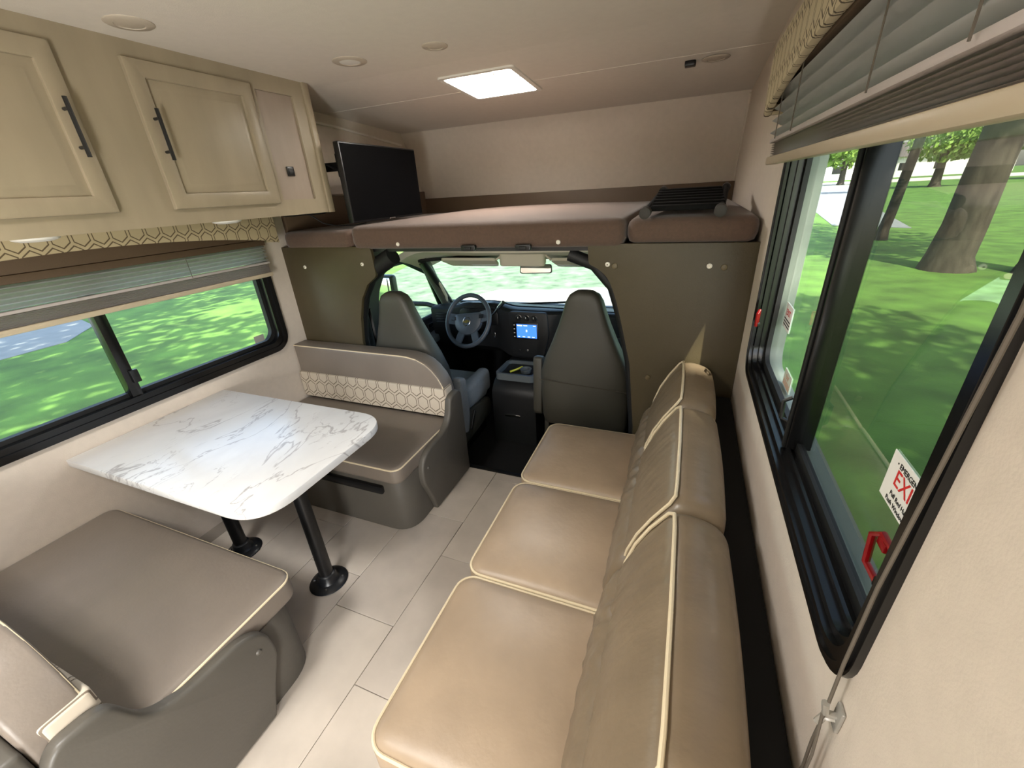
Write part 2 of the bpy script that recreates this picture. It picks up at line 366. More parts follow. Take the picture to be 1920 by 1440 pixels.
def leaves(mb, c, rad, n, size, rnd):
    for _ in range(n):
        while True:
            p = Vector((rnd.uniform(-1, 1), rnd.uniform(-1, 1), rnd.uniform(-1, 1)))
            if .12 < p.length < 1: break
        p = Vector(c)+Vector((p.x*rad[0], p.y*rad[1], p.z*rad[2]))
        a = Vector((rnd.gauss(0, 1), rnd.gauss(0, 1), rnd.gauss(0, 1))).normalized(); b = a.orthogonal().normalized(); q = a.cross(b)
        sz = size*rnd.uniform(.6, 1.3)
        f = [mb.bm.verts.new(p+b*sz), mb.bm.verts.new(p+q*sz*.55+a*sz*.1), mb.bm.verts.new(p-b*sz), mb.bm.verts.new(p-q*sz*.55+a*sz*.1)]
        mb.bm.faces.new(f)
def tree(x, y, r, h, label, lean=(0, 0), crowns=(), n=900, size=.16, lm=leafm, seed=1, group='trees outside'):
    rnd = random.Random(seed); t = thing('tree', (x, y, GZ), label, 'tree', group)
    P = []; R = []
    for k in range(9):
        q = k/8; P.append((x+lean[0]*q+rnd.uniform(-.04, .04)*r, y+lean[1]*q, GZ-.05+h*q)); R.append(r*(1.35 if k == 0 else 1.02-.45*q))
    P.insert(1, (x, y, GZ+.35)); R.insert(1, r*1.06)
    MB().tube(P, R, 14).build('trunk', barkm, t)
    if crowns:
        bmb = MB()
        for (cx, cy, cz, rx, rz) in crowns: bmb.tube([(x+lean[0]*.8, y+lean[1]*.8, GZ+h*.75), (x+cx*.6, y+cy*.6, cz-rz*.3), (x+cx, y+cy, cz+rz*.2)], [r*.45, r*.25, r*.08], 7)
        bmb.build('branches', barkm, t)
        f = MB()
        for (cx, cy, cz, rx, rz) in crowns: leaves(f, (x+cx, y+cy, cz), (rx, rx, rz), n, size, rnd)
        tag(f.build('foliage', lm, t, smooth=0, recalc=False), kind='stuff')
    return t
tree(6.22, 14.1, .44, 9, 'thick grey tree trunk nearest the right window', (.5, .1), [(0, 0, 8, 4.2, 2.2), (2.5, -2, 9, 3, 2)], 1400, .2, seed=2)
tree(6.75, 20.2, .17, 8, 'slender dark tree trunk left of the thick one', (.7, .3), [(.5, 0, 7.5, 2.6, 2)], 900, .2, seed=3)
tree(7.75, 13.6, .36, 9, 'dark tree trunk half hidden by the window frame', (.9, 0), [(1, 1, 8.6, 3.6, 2.2)], 1200, .2, seed=4)
tree(27, 70, .5, 5, 'small park tree with light leaves beside the far road', (0, 0), [(0, 0, 4.2, 3.8, 2.4), (2.4, 0, 3.6, 2.4, 1.6)], 1300, .34, leafm2, 5)
tree(44, 84, .5, 6, 'light leafed tree right of the thick trunk far away', (0, 0), [(0, 0, 5, 4.8, 3)], 1500, .4, leafm2, 6)
tree(17.5, 62, .3, 5, 'young tree by the drive seen in the open pane', (0, 0), [(0, 0, 4.2, 2.6, 2)], 900, .28, leafm2, 7)
tree(25, 100, .5, 8, 'bushy tree behind the far road', (0, 0), [(0, 0, 6, 6, 4.2), (-8, 2, 6, 5, 4)], 1700, .55, leafm2, 8)
# canopy trees that shade the motorhome and the lawn around it
tree(9.5, -5.5, .4, 8, 'shade tree standing behind the motorhome on the right', (0, 0), [(-4, 2, 8.6, 4.2, 1.6), (-1, -1, 9.5, 4, 1.8), (-5, 6, 9.2, 3.8, 1.4)], 2600, .22, leafm, 9)
tree(-6.5, -7.5, .4, 8, 'shade tree standing behind the motorhome on the left', (0, 0), [(0, 0, 9, 5, 1.8), (3, 5, 9, 4.2, 1.5), (-4, 4, 9, 4.4, 1.5)], 2600, .22, leafm, 10)
tree(-12.5, -3, .36, 8, 'shade tree by the grey path', (0, 0), [(0, 0, 9, 4.4, 1.5), (1, 6, 9, 4, 1.4), (-5, 3, 9, 4, 1.4)], 2300, .22, leafm, 11)

# ================================================================== ROOM SHELL
def wall_x(name, x0, x1, y0, y1, z0, z1, holes, m, label):
    """wall slab with rectangular openings (ya,yb,za,zb), sorted by y, built from slabs joined in one mesh"""
    mb = MB(); c = y0
    for ya, yb, za, zb in holes:
        mb.box((x0, c, z0), (x1, ya, z1)); mb.box((x0, ya, z0), (x1, yb, za)); mb.box((x0, ya, zb), (x1, yb, z1)); c = yb
    mb.box((x0, c, z0), (x1, YB+.03, z1)); mb.box((x0, YB+.03, 1.33), (x1, y1, z1)); return struct(mb.build(name, m, smooth=0), label)
BACK = -2.6
HL = [(-1.0, -.12, 1.0, 1.5), (.115, 1.745, .80, 1.445)]
HR = [(-1.86, -1.14, .06, 1.8), (.478, 1.632, .968, 1.722)]
wall_x('wall_left', XW-.05, XW, BACK, 3.75, -.1, 2.2, HL, wallm, 'beige vinyl side wall on the dinette side')
wall_x('wall_right', XR, XR+.07, BACK, 3.75, -.1, 2.2, HR, wallm, 'beige vinyl side wall behind the sofa')
struct(boxo('wall_back', (XW-.05, BACK-.05, -.1), (XR+.05, BACK, 2.2), wallm))
# front cap wall of the bunk, leaning forward at its foot
struct(MB().prism([(3.30, 2.13), (3.36, 2.13), (3.72, 1.36), (3.66, 1.36)], 'yz', XW, XR).build('wall_front', wallm, smooth=0), 'slanted beige end wall above the bunk')
# ceiling: level over the room, dropping slightly over the bunk, with the skylight opening
def cz(y): return CZ if y < 2.05 else CZ-(y-2.05)*.0554
SK = (-1.235, -.86, 2.235, 2.655)
SK2 = (-1.36, -.94, -.61, -.19)  # opening added out of view for the overhead fill light
cb = MB(); cb.box((XW, BACK, CZ), (XR, SK2[2], CZ+.06)); cb.box((XW, SK2[3], CZ), (XR, 2.05, CZ+.06)); cb.box((XW, SK2[2], CZ), (SK2[0], SK2[3], CZ+.06)); cb.box((SK2[1], SK2[2], CZ), (XR, SK2[3], CZ+.06))
def slab(mb, x0, x1, y0, y1, t=.06):
    mb.prism([(y0, cz(y0)), (y1, cz(y1)), (y1, cz(y1)+t), (y0, cz(y0)+t)], 'yz', x0, x1)
slab(cb, XW, SK[0], 2.05, 3.4); slab(cb, SK[1], XR, 2.05, 3.4); slab(cb, SK[0], SK[1], 2.05, SK[2]); slab(cb, SK[0], SK[1], SK[3], 3.4)
struct(cb.build('ceiling', ceilm, smooth=0), 'beige fabric covered ceiling')
struct(MB().tube([(XW, 2.5, cz(2.5)), (XR, 2.5, cz(2.5))], .0018, 6).build('trim_1', ceilm), 'thin seam ridge across the ceiling')
struct(MB().tube([(XW+.006, 1.96, 2.075), (XW+.006, 2.6, 2.05), (XW+.006, 3.3, 1.985)], .009, 8).build('trim_2', ceilm), 'pale moulding high on the wall above the television')
struct(MB().box((XR-.006, 1.665, .93), (XR, 1.70, 1.78), .002).build('trim_3', wallm), 'flat beige strip beside the right window')
struct(MB().tube([(XR-.004, 3.32, 2.05), (XR-.004, 3.6, 1.5)], .008, 8).build('trim_4', wallm), 'corner bead at the right end of the bunk')
# floor: tiles are pieces of the floor
fl = struct(boxo('floor', (XW, BACK, -.05), (XR, YB, -.004), groutm), 'pale grey stone look tile floor')
def tileobj(x0, x1, y0, y1, k):
    g = .0012
    o = MB().box((x0+g, y0+g, -.006), (x1-g, y1-g, 0), .0012, 1).build('tile', tilem if k % 2 else tile2, fl); return o
TW, TL = .305, .62
k = 0
for c in range(-4, 4):
    x0 = -.95+c*TW; x1 = x0+TW
    off = [.824, .59, .36, .70][c % 4] if c not in (-1, 0) else (.824 if c == -1 else .59)
    y = off-TL*3
    while y < YB:
        a, b = max(y, -.45), min(y+TL, YB)
        xa, xb = max(x0, XW), min(x1, XR)
        if b-a > .02 and xb > xa+.02 and xa < -.42: tileobj(xa, xb, a, b, k); k += 1
        y += TL
struct(boxo('trim_5', (-1.80, YB-.02, -.11), (-.15, YB+.012, .004), blackm, r=.003), 'black metal edge where the tile floor meets the cab')

# ================================================================== CAB
struct(boxo('floor_cab', (-2.0, YB+.0, -.16), (0.0, 3.5, -.12), matm), 'black rubber floor of the driving cab')
struct(boxo('wall_firewall', (-2.08, 3.34, -.16), (.08, 3.38, .70), dashm))
# bunk deck above the cab
struct(boxo('bunk_deck', (XW, YB+.02, 1.334), (XR, 3.66, 1.352), blackm), 'dark underside of the bunk platform')
# headliner above the windshield
hl = thing('headliner', (-1, 2.75, 1.15), 'pale grey moulded headliner above the windshield', 'headliner')
rows = []
for i in range(25):
    u = i/24; x = -1.87+u*1.74; e = abs(2*u-1)
    drop = .0 if e < .74 else ((e-.74)/.26)**1.8*.085
    yb = 2.42+.08*e; yf = 2.80+.03*(1-e*e)
    rows.append([(x, yb, 1.255-drop*.8), (x, yb+.12, 1.235-drop), (x, yf-.06, 1.185-drop), (x, yf, 1.155-drop), (x, yf+.02, 1.168-drop), (x, yf-.05, 1.225-drop), (x, yb+.12, 1.29-drop*.9), (x, yb, 1.295-drop*.7)])
MB().loft(rows).build('liner', beigem, hl)
oc = MB().prism(roundpoly([(-1.17, 2.62, .05), (-.83, 2.62, .05), (-.88, 2.80, .04), (-1.12, 2.80, .04)]), 'xy', 1.14, 1.25, .012).build('map_lamp_console', beigem, hl)
MB().prism(roundpoly([(-1.07, 2.675, .03), (-.93, 2.675, .03), (-.93, 2.735, .03), (-1.07, 2.735, .03)]), 'xy', 1.134, 1.142, .003).build('lamp_lens', whitem, oc)
def visor(x0, x1, label, flip):
    v = thing('sun_visor', ((x0+x1)/2, 2.7, 1.17), label, 'sun visor', 'cab sun visors')
    M = Matrix.Translation(((x0+x1)/2, 2.70, 1.155)) @ Matrix.Rotation(math.radians(-24), 4, 'X'); w = x1-x0
    pl = MB(); t = bmesh.new(); A = roundpoly([(-w/2, -.075, .03), (w/2, -.075, .04), (w/2-.03, .075, .03), (-w/2+.02, .075, .03)])
    a = [t.verts.new((x, y, -.009)) for x, y in A]; b = [t.verts.new((x, y, .009)) for x, y in A]; n = len(A)
    t.faces.new(a); t.faces.new(b[::-1])
    for i in range(n): t.faces.new((a[i], b[i], b[(i+1) % n], a[(i+1) % n]))
    pl._add(t, M); pl.build('panel', beigem, v)
    lab(MB().box((-.09*flip-.1, .02, -.0115), (-.09*flip+.1, .055, -.0095), 0, M=M).build('warning_label', stickm, v), 'pale printed label')
    MB().tube([M @ Vector((-flip*w/2, -.06, 0)), M @ Vector((-flip*(w/2+.05), -.05, .04))], .007, 8).build('pivot', beigem, v)
visor(-1.62, -1.19, 'left sun visor above the steering wheel', -1)
visor(-.80, -.38, 'right sun visor above the passenger seat', 1)
# windshield
def wsp(u, v):  # u 0..1 left-right, v 0..1 bottom-top
    x = -1+(u-.5)*(1.78-.16*v); y = 3.28+(2.80-3.28)*v - (2*u-1)**2*.16; z = .70+.49*v - (2*u-1)**2*.02*v
    return (x, y, z)
ws = thing('windshield', (-1, 3.28, .70), 'wide raked windshield of the cab', 'windshield')
MB().grid([[wsp(i/16, j/6) for i in range(17)] for j in range(7)]).build('glass', glass_ws, ws, recalc=False)
for u0 in (.02, .98):
    MB().tube([Vector(wsp(u0, v)) for v in (0, .25, .5, .75, 1)], .028, 10).build('a_pillar', dashm if u0 < .5 else dashm, ws)
MB().tube([wsp(i/16, 0) for i in range(17)], .014, 8).build('lower_seal', blackr, ws)
MB().tube([wsp(i/16, 1.0) for i in range(17)], .012, 8).build('upper_seal', blackr, ws)
# A pillar trims (pale grey, inside)
for s, lb in ((-1, 'left'), (1, 'right')):
    p = [Vector((-1+s*(.86-.05*k), 3.10-.36*k-.03, .70+.46*k)) for k in (0, .3, .6, 1)]
    o = MB().tube(p, [.034, .036, .038, .045], 10).build('pillar_trim', mat('pillar_grey', (96, 96, 90), .7), ws)
    q = [v+Vector((-s*.045, -.01, 0)) for v in (p[0]*.85+p[3]*.15, p[0]*.7+p[3]*.3, p[0]*.45+p[3]*.55, p[0]*.25+p[3]*.75)]
    q[0] += Vector((s*.03, 0, 0)); q[3] += Vector((s*.03, 0, 0))
    MB().tube(q, .011, 8).build('grab_handle', beigem, o)
# hood
hd = MB().grid([[(-1+(i/8-.5)*1.75, 3.32+j/6*.95-abs(i/8-.5)**2*.4, .66-.05*j/6-.20*(j/6)**2.2-.25*(i/8-.5)**2) for i in range(9)] for j in range(7)])
bmesh.ops.solidify(hd.bm, geom=hd.bm.faces[:], thickness=.02)
tag(hd.build('hood', paintm), 'white van hood in front of the windshield', 'hood')
for x0, x1 in ((-1.45, -.85), (-.75, -.2)):
    wp = MB().tube([wsp((x0+1.89)/1.78, .02), Vector(wsp((x1+1.89)/1.78, .05))+Vector((0, .02, .02))], .009, 6).build('wiper', blackr)
    tag(wp, ('left' if x0 < -1 else 'right')+' black wiper at the foot of the windshield', 'wiper', 'windshield wipers')
# doors
def cabdoor(s, label):
    x = -1+s*.94; d = thing('cab_door', (x, 2.5, -.1), label, 'door', 'cab doors'); o = x+s*.05
    lo, hi = min(x, o), max(x, o)
    MB().prism([(2.16, -.16), (3.36, -.16), (3.36, .64), (3.18, .66), (2.16, .70)], 'yz', lo, hi, .008).build('door_panel', dashm, d)
    pts = [(2.20, .69), (2.24, 1.02), (2.42, 1.17), (2.66, 1.17), (2.96, 1.03), (3.13, .67)]
    MB().tube([(x+s*(.02-.0), y, z) for y, z in pts], .026, 8).build('window_frame', blackm, d)
    MB().tube([(x+s*.02, 2.2, .685), (x+s*.02, 3.15, .665)], .016, 8).build('belt_seal', blackr, d)
    g = MB(); vs = [g.bm.verts.new((x+s*.02, y, z)) for y, z in pts]; g.bm.faces.new(vs); g.build('door_glass', glass_ws, d)
    MB().prism(roundpoly([(2.30, .42, .03), (2.98, .50, .03), (3.0, .56, .03), (2.30, .50, .03)]), 'yz', x-s*.09 if s > 0 else x, x if s > 0 else x+.09, .01).build('armrest', dashl, d)
    MB().box((x-.012 if s > 0 else x, 2.82, .585), (x if s > 0 else x+.012, 2.96, .625), .004).build('door_handle', chrome, d)
    return d
cabdoor(-1, 'driver door with dark trim left of the steering wheel'); cabdoor(1, 'passenger door behind the right partition panel')
for s in (-1, 1):
    # B pillar and belt
    x = -1+s*.90
    bpil = thing('seat_belt_pillar', (x, 2.1, -.1), ('driver' if s < 0 else 'passenger')+' side dark door pillar with seat belt', 'pillar')
    MB().prism(roundpoly([(1.95, -.12), (2.19, -.12), (2.19, .7, .05), (2.26, 1.02, .06), (2.42, 1.2, .04), (2.42, 1.31), (1.95, 1.31)]), 'yz', min(x, x+s*.12), max(x, x+s*.12), .01).build('pillar_trim', dashm, bpil)
    bp2 = Vector((x-s*.012, 2.12, .95))
    MB().tube([bp2, bp2+Vector((-s*.03, -.02, -.35)), bp2+Vector((-s*.05, .04, -.9))], .013, 6).build('belt_webbing', blackm, bpil)
    MB().box((x-s*.012-.012, 2.06, .62), (x-s*.012+.03*(1 if s < 0 else .2), 2.115, .66), .004).build('belt_buckle', chrome, bpil)
    lab(MB().box((min(x-s*.001, x-s*.003), 2.09, 1.035), (max(x-s*.001, x-s*.003), 2.17, 1.09), 0).build('printed_label', stickm, bpil), 'small pale printed label')
    mr = thing('side_mirror', (-1+s*1.46, 3.02, .66), ('driver' if s < 0 else 'passenger')+' side black mirror outside the cab door', 'mirror', 'outside mirrors')
    cx = -1+s*1.46
    MB().box((cx-.11, 2.98, .66), (cx+.11, 3.07, .99), .03, 3).build('housing', blackm, mr)
    MB().box((cx-.092, 2.972, .68), (cx+.092, 2.982, .97), .004).build('mirror_face', mirrm, mr)
    MB().tube([(cx-s*.08, 3.03, .74), (-1+s*1.1, 3.1, .72), (-1+s*.97, 3.1, .69)], .022, 8).build('arm', blackm, mr)
# dashboard
db = thing('dashboard', (-1, 2.8, .4), 'black dashboard with touch screen and vent knobs', 'dashboard')
NX = 41; rows = []
for i in range(NX):
    x = -1.88+i/(NX-1)*1.76
    drv = math.exp(-((x+1.44)/.22)**4)       # cluster hood in front of the driver
    cen = math.exp(-((x+1.02)/.24)**6)       # centre stack stands proud
    f = .05*cen+.02*drv; h = .045*drv+.02*math.exp(-((x+1.0)/.5)**2)
    end = abs(x+1)/.88; yy = .14*max(0, end-.6)**1.5
    rows.append([(x, 3.32-yy, .40), (x, 3.32-yy, .68), (x, 3.10-yy, .745+h*.4), (x, 2.90-f*.4, .775+h), (x, 2.84-f*.8, .775+h), (x, 2.82-f, .76+h*.9), (x, 2.82-f, .60), (x, 2.86-f*1.0, .47-.06*cen), (x, 2.95, .40-.06*cen)])
MB().loft(rows).build('dash_body', dashm, db)
rows = [[(x+0, 3.31-.14*max(0, abs(x+1)/.88-.6)**1.5-.0, .684), (x, 3.10, .752+(.045*math.exp(-((x+1.44)/.22)**4)+.02*math.exp(-((x+1)/.5)**2))*.4), (x, 2.90, .779+.045*math.exp(-((x+1.44)/.22)**4)+.02*math.exp(-((x+1)/.5)**2))] for x in [-1.84+i*.042 for i in range(41)]]
tp = MB().grid(rows); bmesh.ops.solidify(tp.bm, geom=tp.bm.faces[:], thickness=.004); tp.build('dash_top_pad', dashl, db)
# instrument cluster
ic = MB().prism(roundpoly([(-1.60, .665, .03), (-1.27, .665, .03), (-1.27, .79, .05), (-1.60, .79, .05)]), 'xz', 2.786, 2.80, .004).build('instrument_cluster', blackm, db)
rl = emat('cluster_red', (255, 50, 30), 1.6)
for x, z in ((-1.45, .745), (-1.42, .75), (-1.395, .756), (-1.44, .735)): boxo('warning_light', (x, 2.783, z), (x+.012, 2.787, z+.006), rl, ic)
yf = 2.768
st = MB().prism(roundpoly([(-1.15, .44, .05), (-.90, .44, .05), (-.86, .62, .03), (-.87, .79, .03), (-1.17, .79, .03), (-1.18, .62, .03)]), 'xz', yf-.012, yf+.06, .006).build('centre_stack', dashm, db)
for kx in (-1.085, -1.025, -.965):
    kb = MB().lathe([(0, -.022), (.016, -.022), (.019, -.004), (.0225, 0), (.0225, .004), (0, .004)], (kx, yf-.014, .748), 'y', 20).build('climate_knob', blackm, st)
    MB().tube([(kx+.021*math.cos(a), yf-.017, .748+.021*math.sin(a)) for a in [i*math.pi/8 for i in range(16)]], .0022, 6, True).build('knob_ring', chrome, kb)
    MB().box((kx-.002, yf-.0375, .75), (kx+.002, yf-.0355, .763)).build('pointer', stickm, kb)
sc = boxo('radio_unit', (-1.135, yf-.02, .585), (-.935, yf-.01, .715), blackm, st, .004)
scr = emat('screen_blue', (52, 104, 200), 1.1); scw = emat('screen_white', (200, 220, 255), 1.1)
so = boxo('touch_screen', (-1.105, yf-.0215, .598), (-.948, yf-.0195, .702), scr, st)
lab(so, 'lit blue touch screen')
for a, b, c, d in ((-1.10, -1.06, .688, .696), (-1.05, -1.02, .690, .695), (-.975, -.955, .690, .695), (-1.095, -1.08, .604, .609), (-1.06, -1.04, .604, .609), (-1.02, -1.0, .604, .609), (-.985, -.965, .604, .609), (-1.032, -1.022, .645, .662)):
    boxo('screen_icon', (a, yf-.0222, c), (b, yf-.0214, d), scw, so)
for z in (.600, .63, .66, .69): boxo('side_button', (-1.128, yf-.0222, z), (-1.118, yf-.0195, z+.007), whitem, sc)
boxo('power_socket', (-1.04, yf-.018, .485), (-1.02, yf-.01, .505), chrome, st, .003)
boxo('power_socket', (-1.10, yf-.018, .485), (-1.085, yf-.01, .50), blackm, st, .003)
for x0 in (-.82, -1.83):
    for j in range(4): boxo('vent_slat', (x0, 2.80, .66+j*.022), (x0+(.17 if x0 > -1 else .12), 2.822, .668+j*.022), blackm, db, .002)
gl = MB().prism(roundpoly([(-.80, .46, .02), (-.25, .46, .02), (-.25, .62, .02), (-.80, .62, .02)]), 'xz', 2.805, 2.83, .005).build('glove_box', dashm, db)
# steering wheel
sw = thing('steering_wheel', (-1.44, 2.62, .745), 'dark four spoke steering wheel with round emblem', 'steering wheel')
WM = Matrix.Translation((-1.44, 2.62, .745)) @ Matrix.Rotation(math.radians(-10), 4, 'Z') @ Matrix.Rotation(math.radians(64), 4, 'X') @ Matrix.Rotation(math.radians(10), 4, 'Z')
wheelm = mat('steering_wheel_vinyl', (66, 74, 84), .42)
def T(l): return [WM @ Vector(p) for p in l]
MB().tube(T([(.19*math.cos(a), .19*math.sin(a), 0) for a in [i*2*math.pi/48 for i in range(48)]]), .0165, 12, True).build('rim', wheelm, sw)
hub = MB(); t = bmesh.new(); A = roundpoly([(-.125, .058, .03), (.125, .058, .03), (.115, -.045, .03), (.05, -.105, .03), (-.05, -.105, .03), (-.115, -.045, .03)])
for zz, k in ((-.05, .8), (-.01, 1.0), (.008, .95), (.016, .75)):
    pass
hub.loft([[WM @ Vector((x*k, y*k, zz)) for x, y in A] for zz, k in ((-.06, .7), (-.02, 1.0), (.004, .97), (.014, .78))]); t.free()
hubo = hub.build('hub', wheelm, sw)
for a, b, w in (((-.09, .015, -.01), (-.182, .03, 0), .040), ((.09, .015, -.01), (.182, .03, 0), .040), ((-.05, -.07, -.01), (-.085, -.165, 0), .028), ((.05, -.07, -.01), (.085, -.165, 0), .028)):
    sp = MB(); A3, B3 = Vector(a), Vector(b); d = (B3-A3).normalized(); n3 = Vector((-d.y, d.x, 0))
    sp.loft([[WM @ (P+n3*w*q+Vector((0, 0, zz))) for q, zz in ((-1, -.008), (1, -.008), (1, .006), (-1, .006))] for P in (A3, (A3+B3)/2+Vector((0, 0, .004)), B3)])
    sp.build('spoke', wheelm, sw)
for sx in (-1, 1): MB().loft([[WM @ Vector((sx*(.125+.02*q), y, .008+.004)) for q, y in ((-1, .008), (1, .012), (1, .036), (-1, .036))], [WM @ Vector((sx*(.125+.02*q), y, .016)) for q, y in ((-.8, .010), (.8, .014), (.8, .034), (-.8, .034))]]).build('spoke_button', blackm, sw)
em = MB(); em.tube(T([(.032*math.cos(a), .032*math.sin(a)-.008, .016) for a in [i*2*math.pi/24 for i in range(24)]]), .0025, 6, True); em.build('emblem_ring', chrome, hubo)
bow = [(-.026, -.006), (-.022, .006), (-.008, .006), (-.007, .012), (.011, .012), (.0105, .006), (.026, .006), (.022, -.006), (.008, -.006), (.007, -.012), (-.011, -.012), (-.0105, -.006)]
MB().loft([[WM @ Vector((x, y-.008, zz)) for x, y in bow] for zz in (.0135, .018)]).build('emblem', goldm, hubo)
MB().tube([WM @ Vector((0, -.01, -.05)), WM @ Vector((0, -.01, -.14)), WM @ Vector((0, -.02, -.24))], [.045, .055, .06], 14).build('steering_column', blackm, sw)
sl = MB().tube([WM @ Vector((.05, .0, -.09)), WM @ Vector((.17, .05, -.08)), WM @ Vector((.265, .10, -.03))], [.007, .007, .012], 8).build('gear_lever', blackm, sw)
MB().tube([WM @ Vector((.235, .085, -.045)), WM @ Vector((.295, .115, -.015))], [.013, .015], 10).build('lever_knob', chrome, sl)
MB().tube([WM @ Vector((-.05, .0, -.09)), WM @ Vector((-.21, .04, -.06))], .006, 8).build('turn_lever', blackm, sw)
MB().box((-1.275, 2.70, .60), (-1.262, 2.706, .64), .002).build('ignition_key', chrome, sw)
# engine cover console
co = thing('engine_cover_console', (-1.03, 2.6, -.1), 'black engine cover console with cup tray between the seats', 'console')
MB().prism(roundpoly([(2.42, -.12), (3.0, -.12), (3.0, .42), (2.50, .37, .05), (2.42, .30, .04)]), 'yz', -1.20, -.86, .015).build('cover', dashm, co)
MB().ringprism(rrect(-1.185, -.885, 2.47, 2.74, .04), rrect(-1.165, -.905, 2.49, 2.72, .03), 'xy', .365, .415).build('tray_rim', dashl, co)
boxo('tray_floor', (-1.17, 2.485, .36), (-.90, 2.725, .384), blackm, co)
for cx in (-.99,): MB().lathe([(.036, 0), (.04, .02), (.043, .03), (.037, .03), (.033, .005), (0, .005)], (cx, 2.60, .384), 'z', 20).build('cup_holder', dashl, co)
tag(MB().tube([(-1.10, 2.56, .395), (-1.06, 2.60, .402), (-1.04, 2.66, .398)], .008, 6).build('highlighter_pen', mat('yellow_plastic', (226, 222, 60), .4)), 'yellow green pen lying in the console tray', 'pen')
MB().box((-1.10, 2.414, .10), (-.98, 2.424, .12), .003).build('latch', chrome, co)
# rear view mirror
rv = thing('rear_view_mirror', (-.96, 2.83, 1.17), 'rear view mirror hanging from the windshield', 'mirror')
RM = Matrix.Translation((-.955, 2.79, 1.095)) @ Matrix.Rotation(math.radians(8), 4, 'Z') @ Matrix.Rotation(math.radians(-12), 4, 'X')
def plate(poly, y0, y1): return [[RM @ Vector((x, yy, z)) for x, z in poly] for yy in (y0, y1)]
MB().loft(plate(roundpoly([(-.115, -.03, .02), (.115, -.03, .02), (.11, .032, .015), (-.11, .032, .015)]), 0, .022)).build('housing', blackm, rv)
MB().loft(plate(roundpoly([(-.109, -.025, .018), (.109, -.025, .018), (.104, .027, .013), (-.104, .027, .013)]), -.002, .0)).build('mirror_face', mirrm, rv)
MB().tube([RM @ Vector((0, .02, .01)), (-.96, 2.825, 1.14), (-.96, 2.835, 1.17)], .008, 8).build('stem', blackm, rv)

# cab seats
def cabseat_obj(cx, yb, label, inner, seam):
    t = thing('cab_seat', (cx, yb+.25, -.12), label, 'seat', 'cab bucket seats')
    rows = []
    prof = [(.26, .255, .07), (.32, .262, .085), (.5, .262, .09), (.62, .258, .085), (.72, .225, .08), (.82, .18, .07), (.92, .14, .06), (1.0, .112, .055), (1.05, .098, .052), (1.085, .078, .045), (1.105, .045, .03), (1.11, .015, .012)]
    for z, hw, ht in prof:
        yc = yb+.07-(z-.26)*.10; n = 24; R = []
        for j in range(n):
            a = 2*math.pi*j/n; ca, sa = math.cos(a), math.sin(a); p = 4.0
            R.append((cx+hw*math.copysign(abs(ca)**(2/p), ca), yc+ht*math.copysign(abs(sa)**(2/p), sa), z))
        rows.append(R)
    bk = MB().loft(rows).build('backrest', cabseat, t, 60)
    if seam:
        MB().tube([(cx-.25, yb-.062, .59), (cx-.1, yb-.052, .575), (cx+.12, yb-.052, .565), (cx+.25, yb-.06, .56)], .0025, 6).build('seam', mat('seam_dark', (60, 54, 44), .8), bk)
    MB().cushion(.50, .52, .17, .09, .05, .015, Matrix.Translation((cx, yb+.40, .17))).build('seat_cushion', cabcloth, t, 60)
    for s in (-1, 1): MB().box((cx+s*.215-.05, yb+.14, .21), (cx+s*.215+.05, yb+.64, .39), .04, 3).build('side_bolster', cabcloth, t)
    MB().box((cx-.22, yb+.12, -.12), (cx+.22, yb+.58, .19), .02).build('pedestal', blackm, t)
    dz = -.13 if inner > 0 else 0
    ar = MB().prism(roundpoly([(yb+.03, .30+dz, .03), (yb+.11, .26+dz, .04), (yb+.15, .40+dz, .05), (yb+.14, .66+dz, .03), (yb+.06, .68+dz, .03)]), 'yz', min(cx+inner*.27, cx+inner*.33), max(cx+inner*.27, cx+inner*.33), .015).build('armrest', cabcloth if inner > 0 else cabseat, t)
    MB().prism(roundpoly([(yb+.12, .02, .02), (yb+.56, .06, .06), (yb+.54, .20, .05), (yb+.14, .24, .03)]), 'yz', min(cx+inner*.255, cx+inner*.29), max(cx+inner*.255, cx+inner*.29), .012).build('side_shield', cabseat, t)
    MB().tube([(cx+inner*.292, yb+.2, .10), (cx+inner*.30, yb+.26, .22)], .009, 8).build('recline_lever', blackm, t)
    return t
cabseat_obj(-1.55, 1.98, 'driver seat with tapered backrest behind the dinette', 1, False)
cabseat_obj(-.465, 2.15, 'passenger seat with tapered backrest seen from behind', -1, True)

# ================================================================== PARTITION PANELS AND BUNK
PT = 1.366
pl = struct(MB().prism(roundpoly([(XW, .0), (-1.80, .0), (-1.80, .80), (-1.775, .95), (-1.735, 1.07), (-1.675, 1.155), (-1.60, 1.205, .02), (-1.605, PT, .03), (XW, PT)]), 'xz', YB-.012, YB+.012, .002).build('wall_partition_left', bulkm), 'olive brown panel between dinette and driver seat')
pr = struct(MB().prism(roundpoly([(-.405, PT, .01), (-.40, 1.28, .015), (-.355, 1.258, .03), (-.31, 1.22, .04), (-.272, 1.13, .05), (-.242, 1.02, .05), (-.19, .81), (-.152, .46), (-.15, 0), (XR, 0), (XR, PT)]), 'xz', YB-.012, YB+.012, .002).build('wall_partition_right', bulkm), 'olive brown panel behind the far end of the sofa')
snapm = mat('snap_cap', (216, 210, 196), .3); capb = mat('screw_cover_brown', (92, 80, 54), .45)
def snap(x, y, z, par, m, nm, r=.011):
    o = MB().lathe([(0, -.006), (r*.45, -.006), (r*.9, -.004), (r, 0), (0, 0)], (x, y, z), 'y', 14).build(nm, m, par)
    if nm == 'snap_stud': MB().lathe([(0, -.0075), (r*.3, -.0075), (r*.3, -.005)], (x, y, z), 'y', 10).build('snap_centre', mat('snap_centre', (120, 110, 96), .3, metal=1), o)
yp = YB-.012
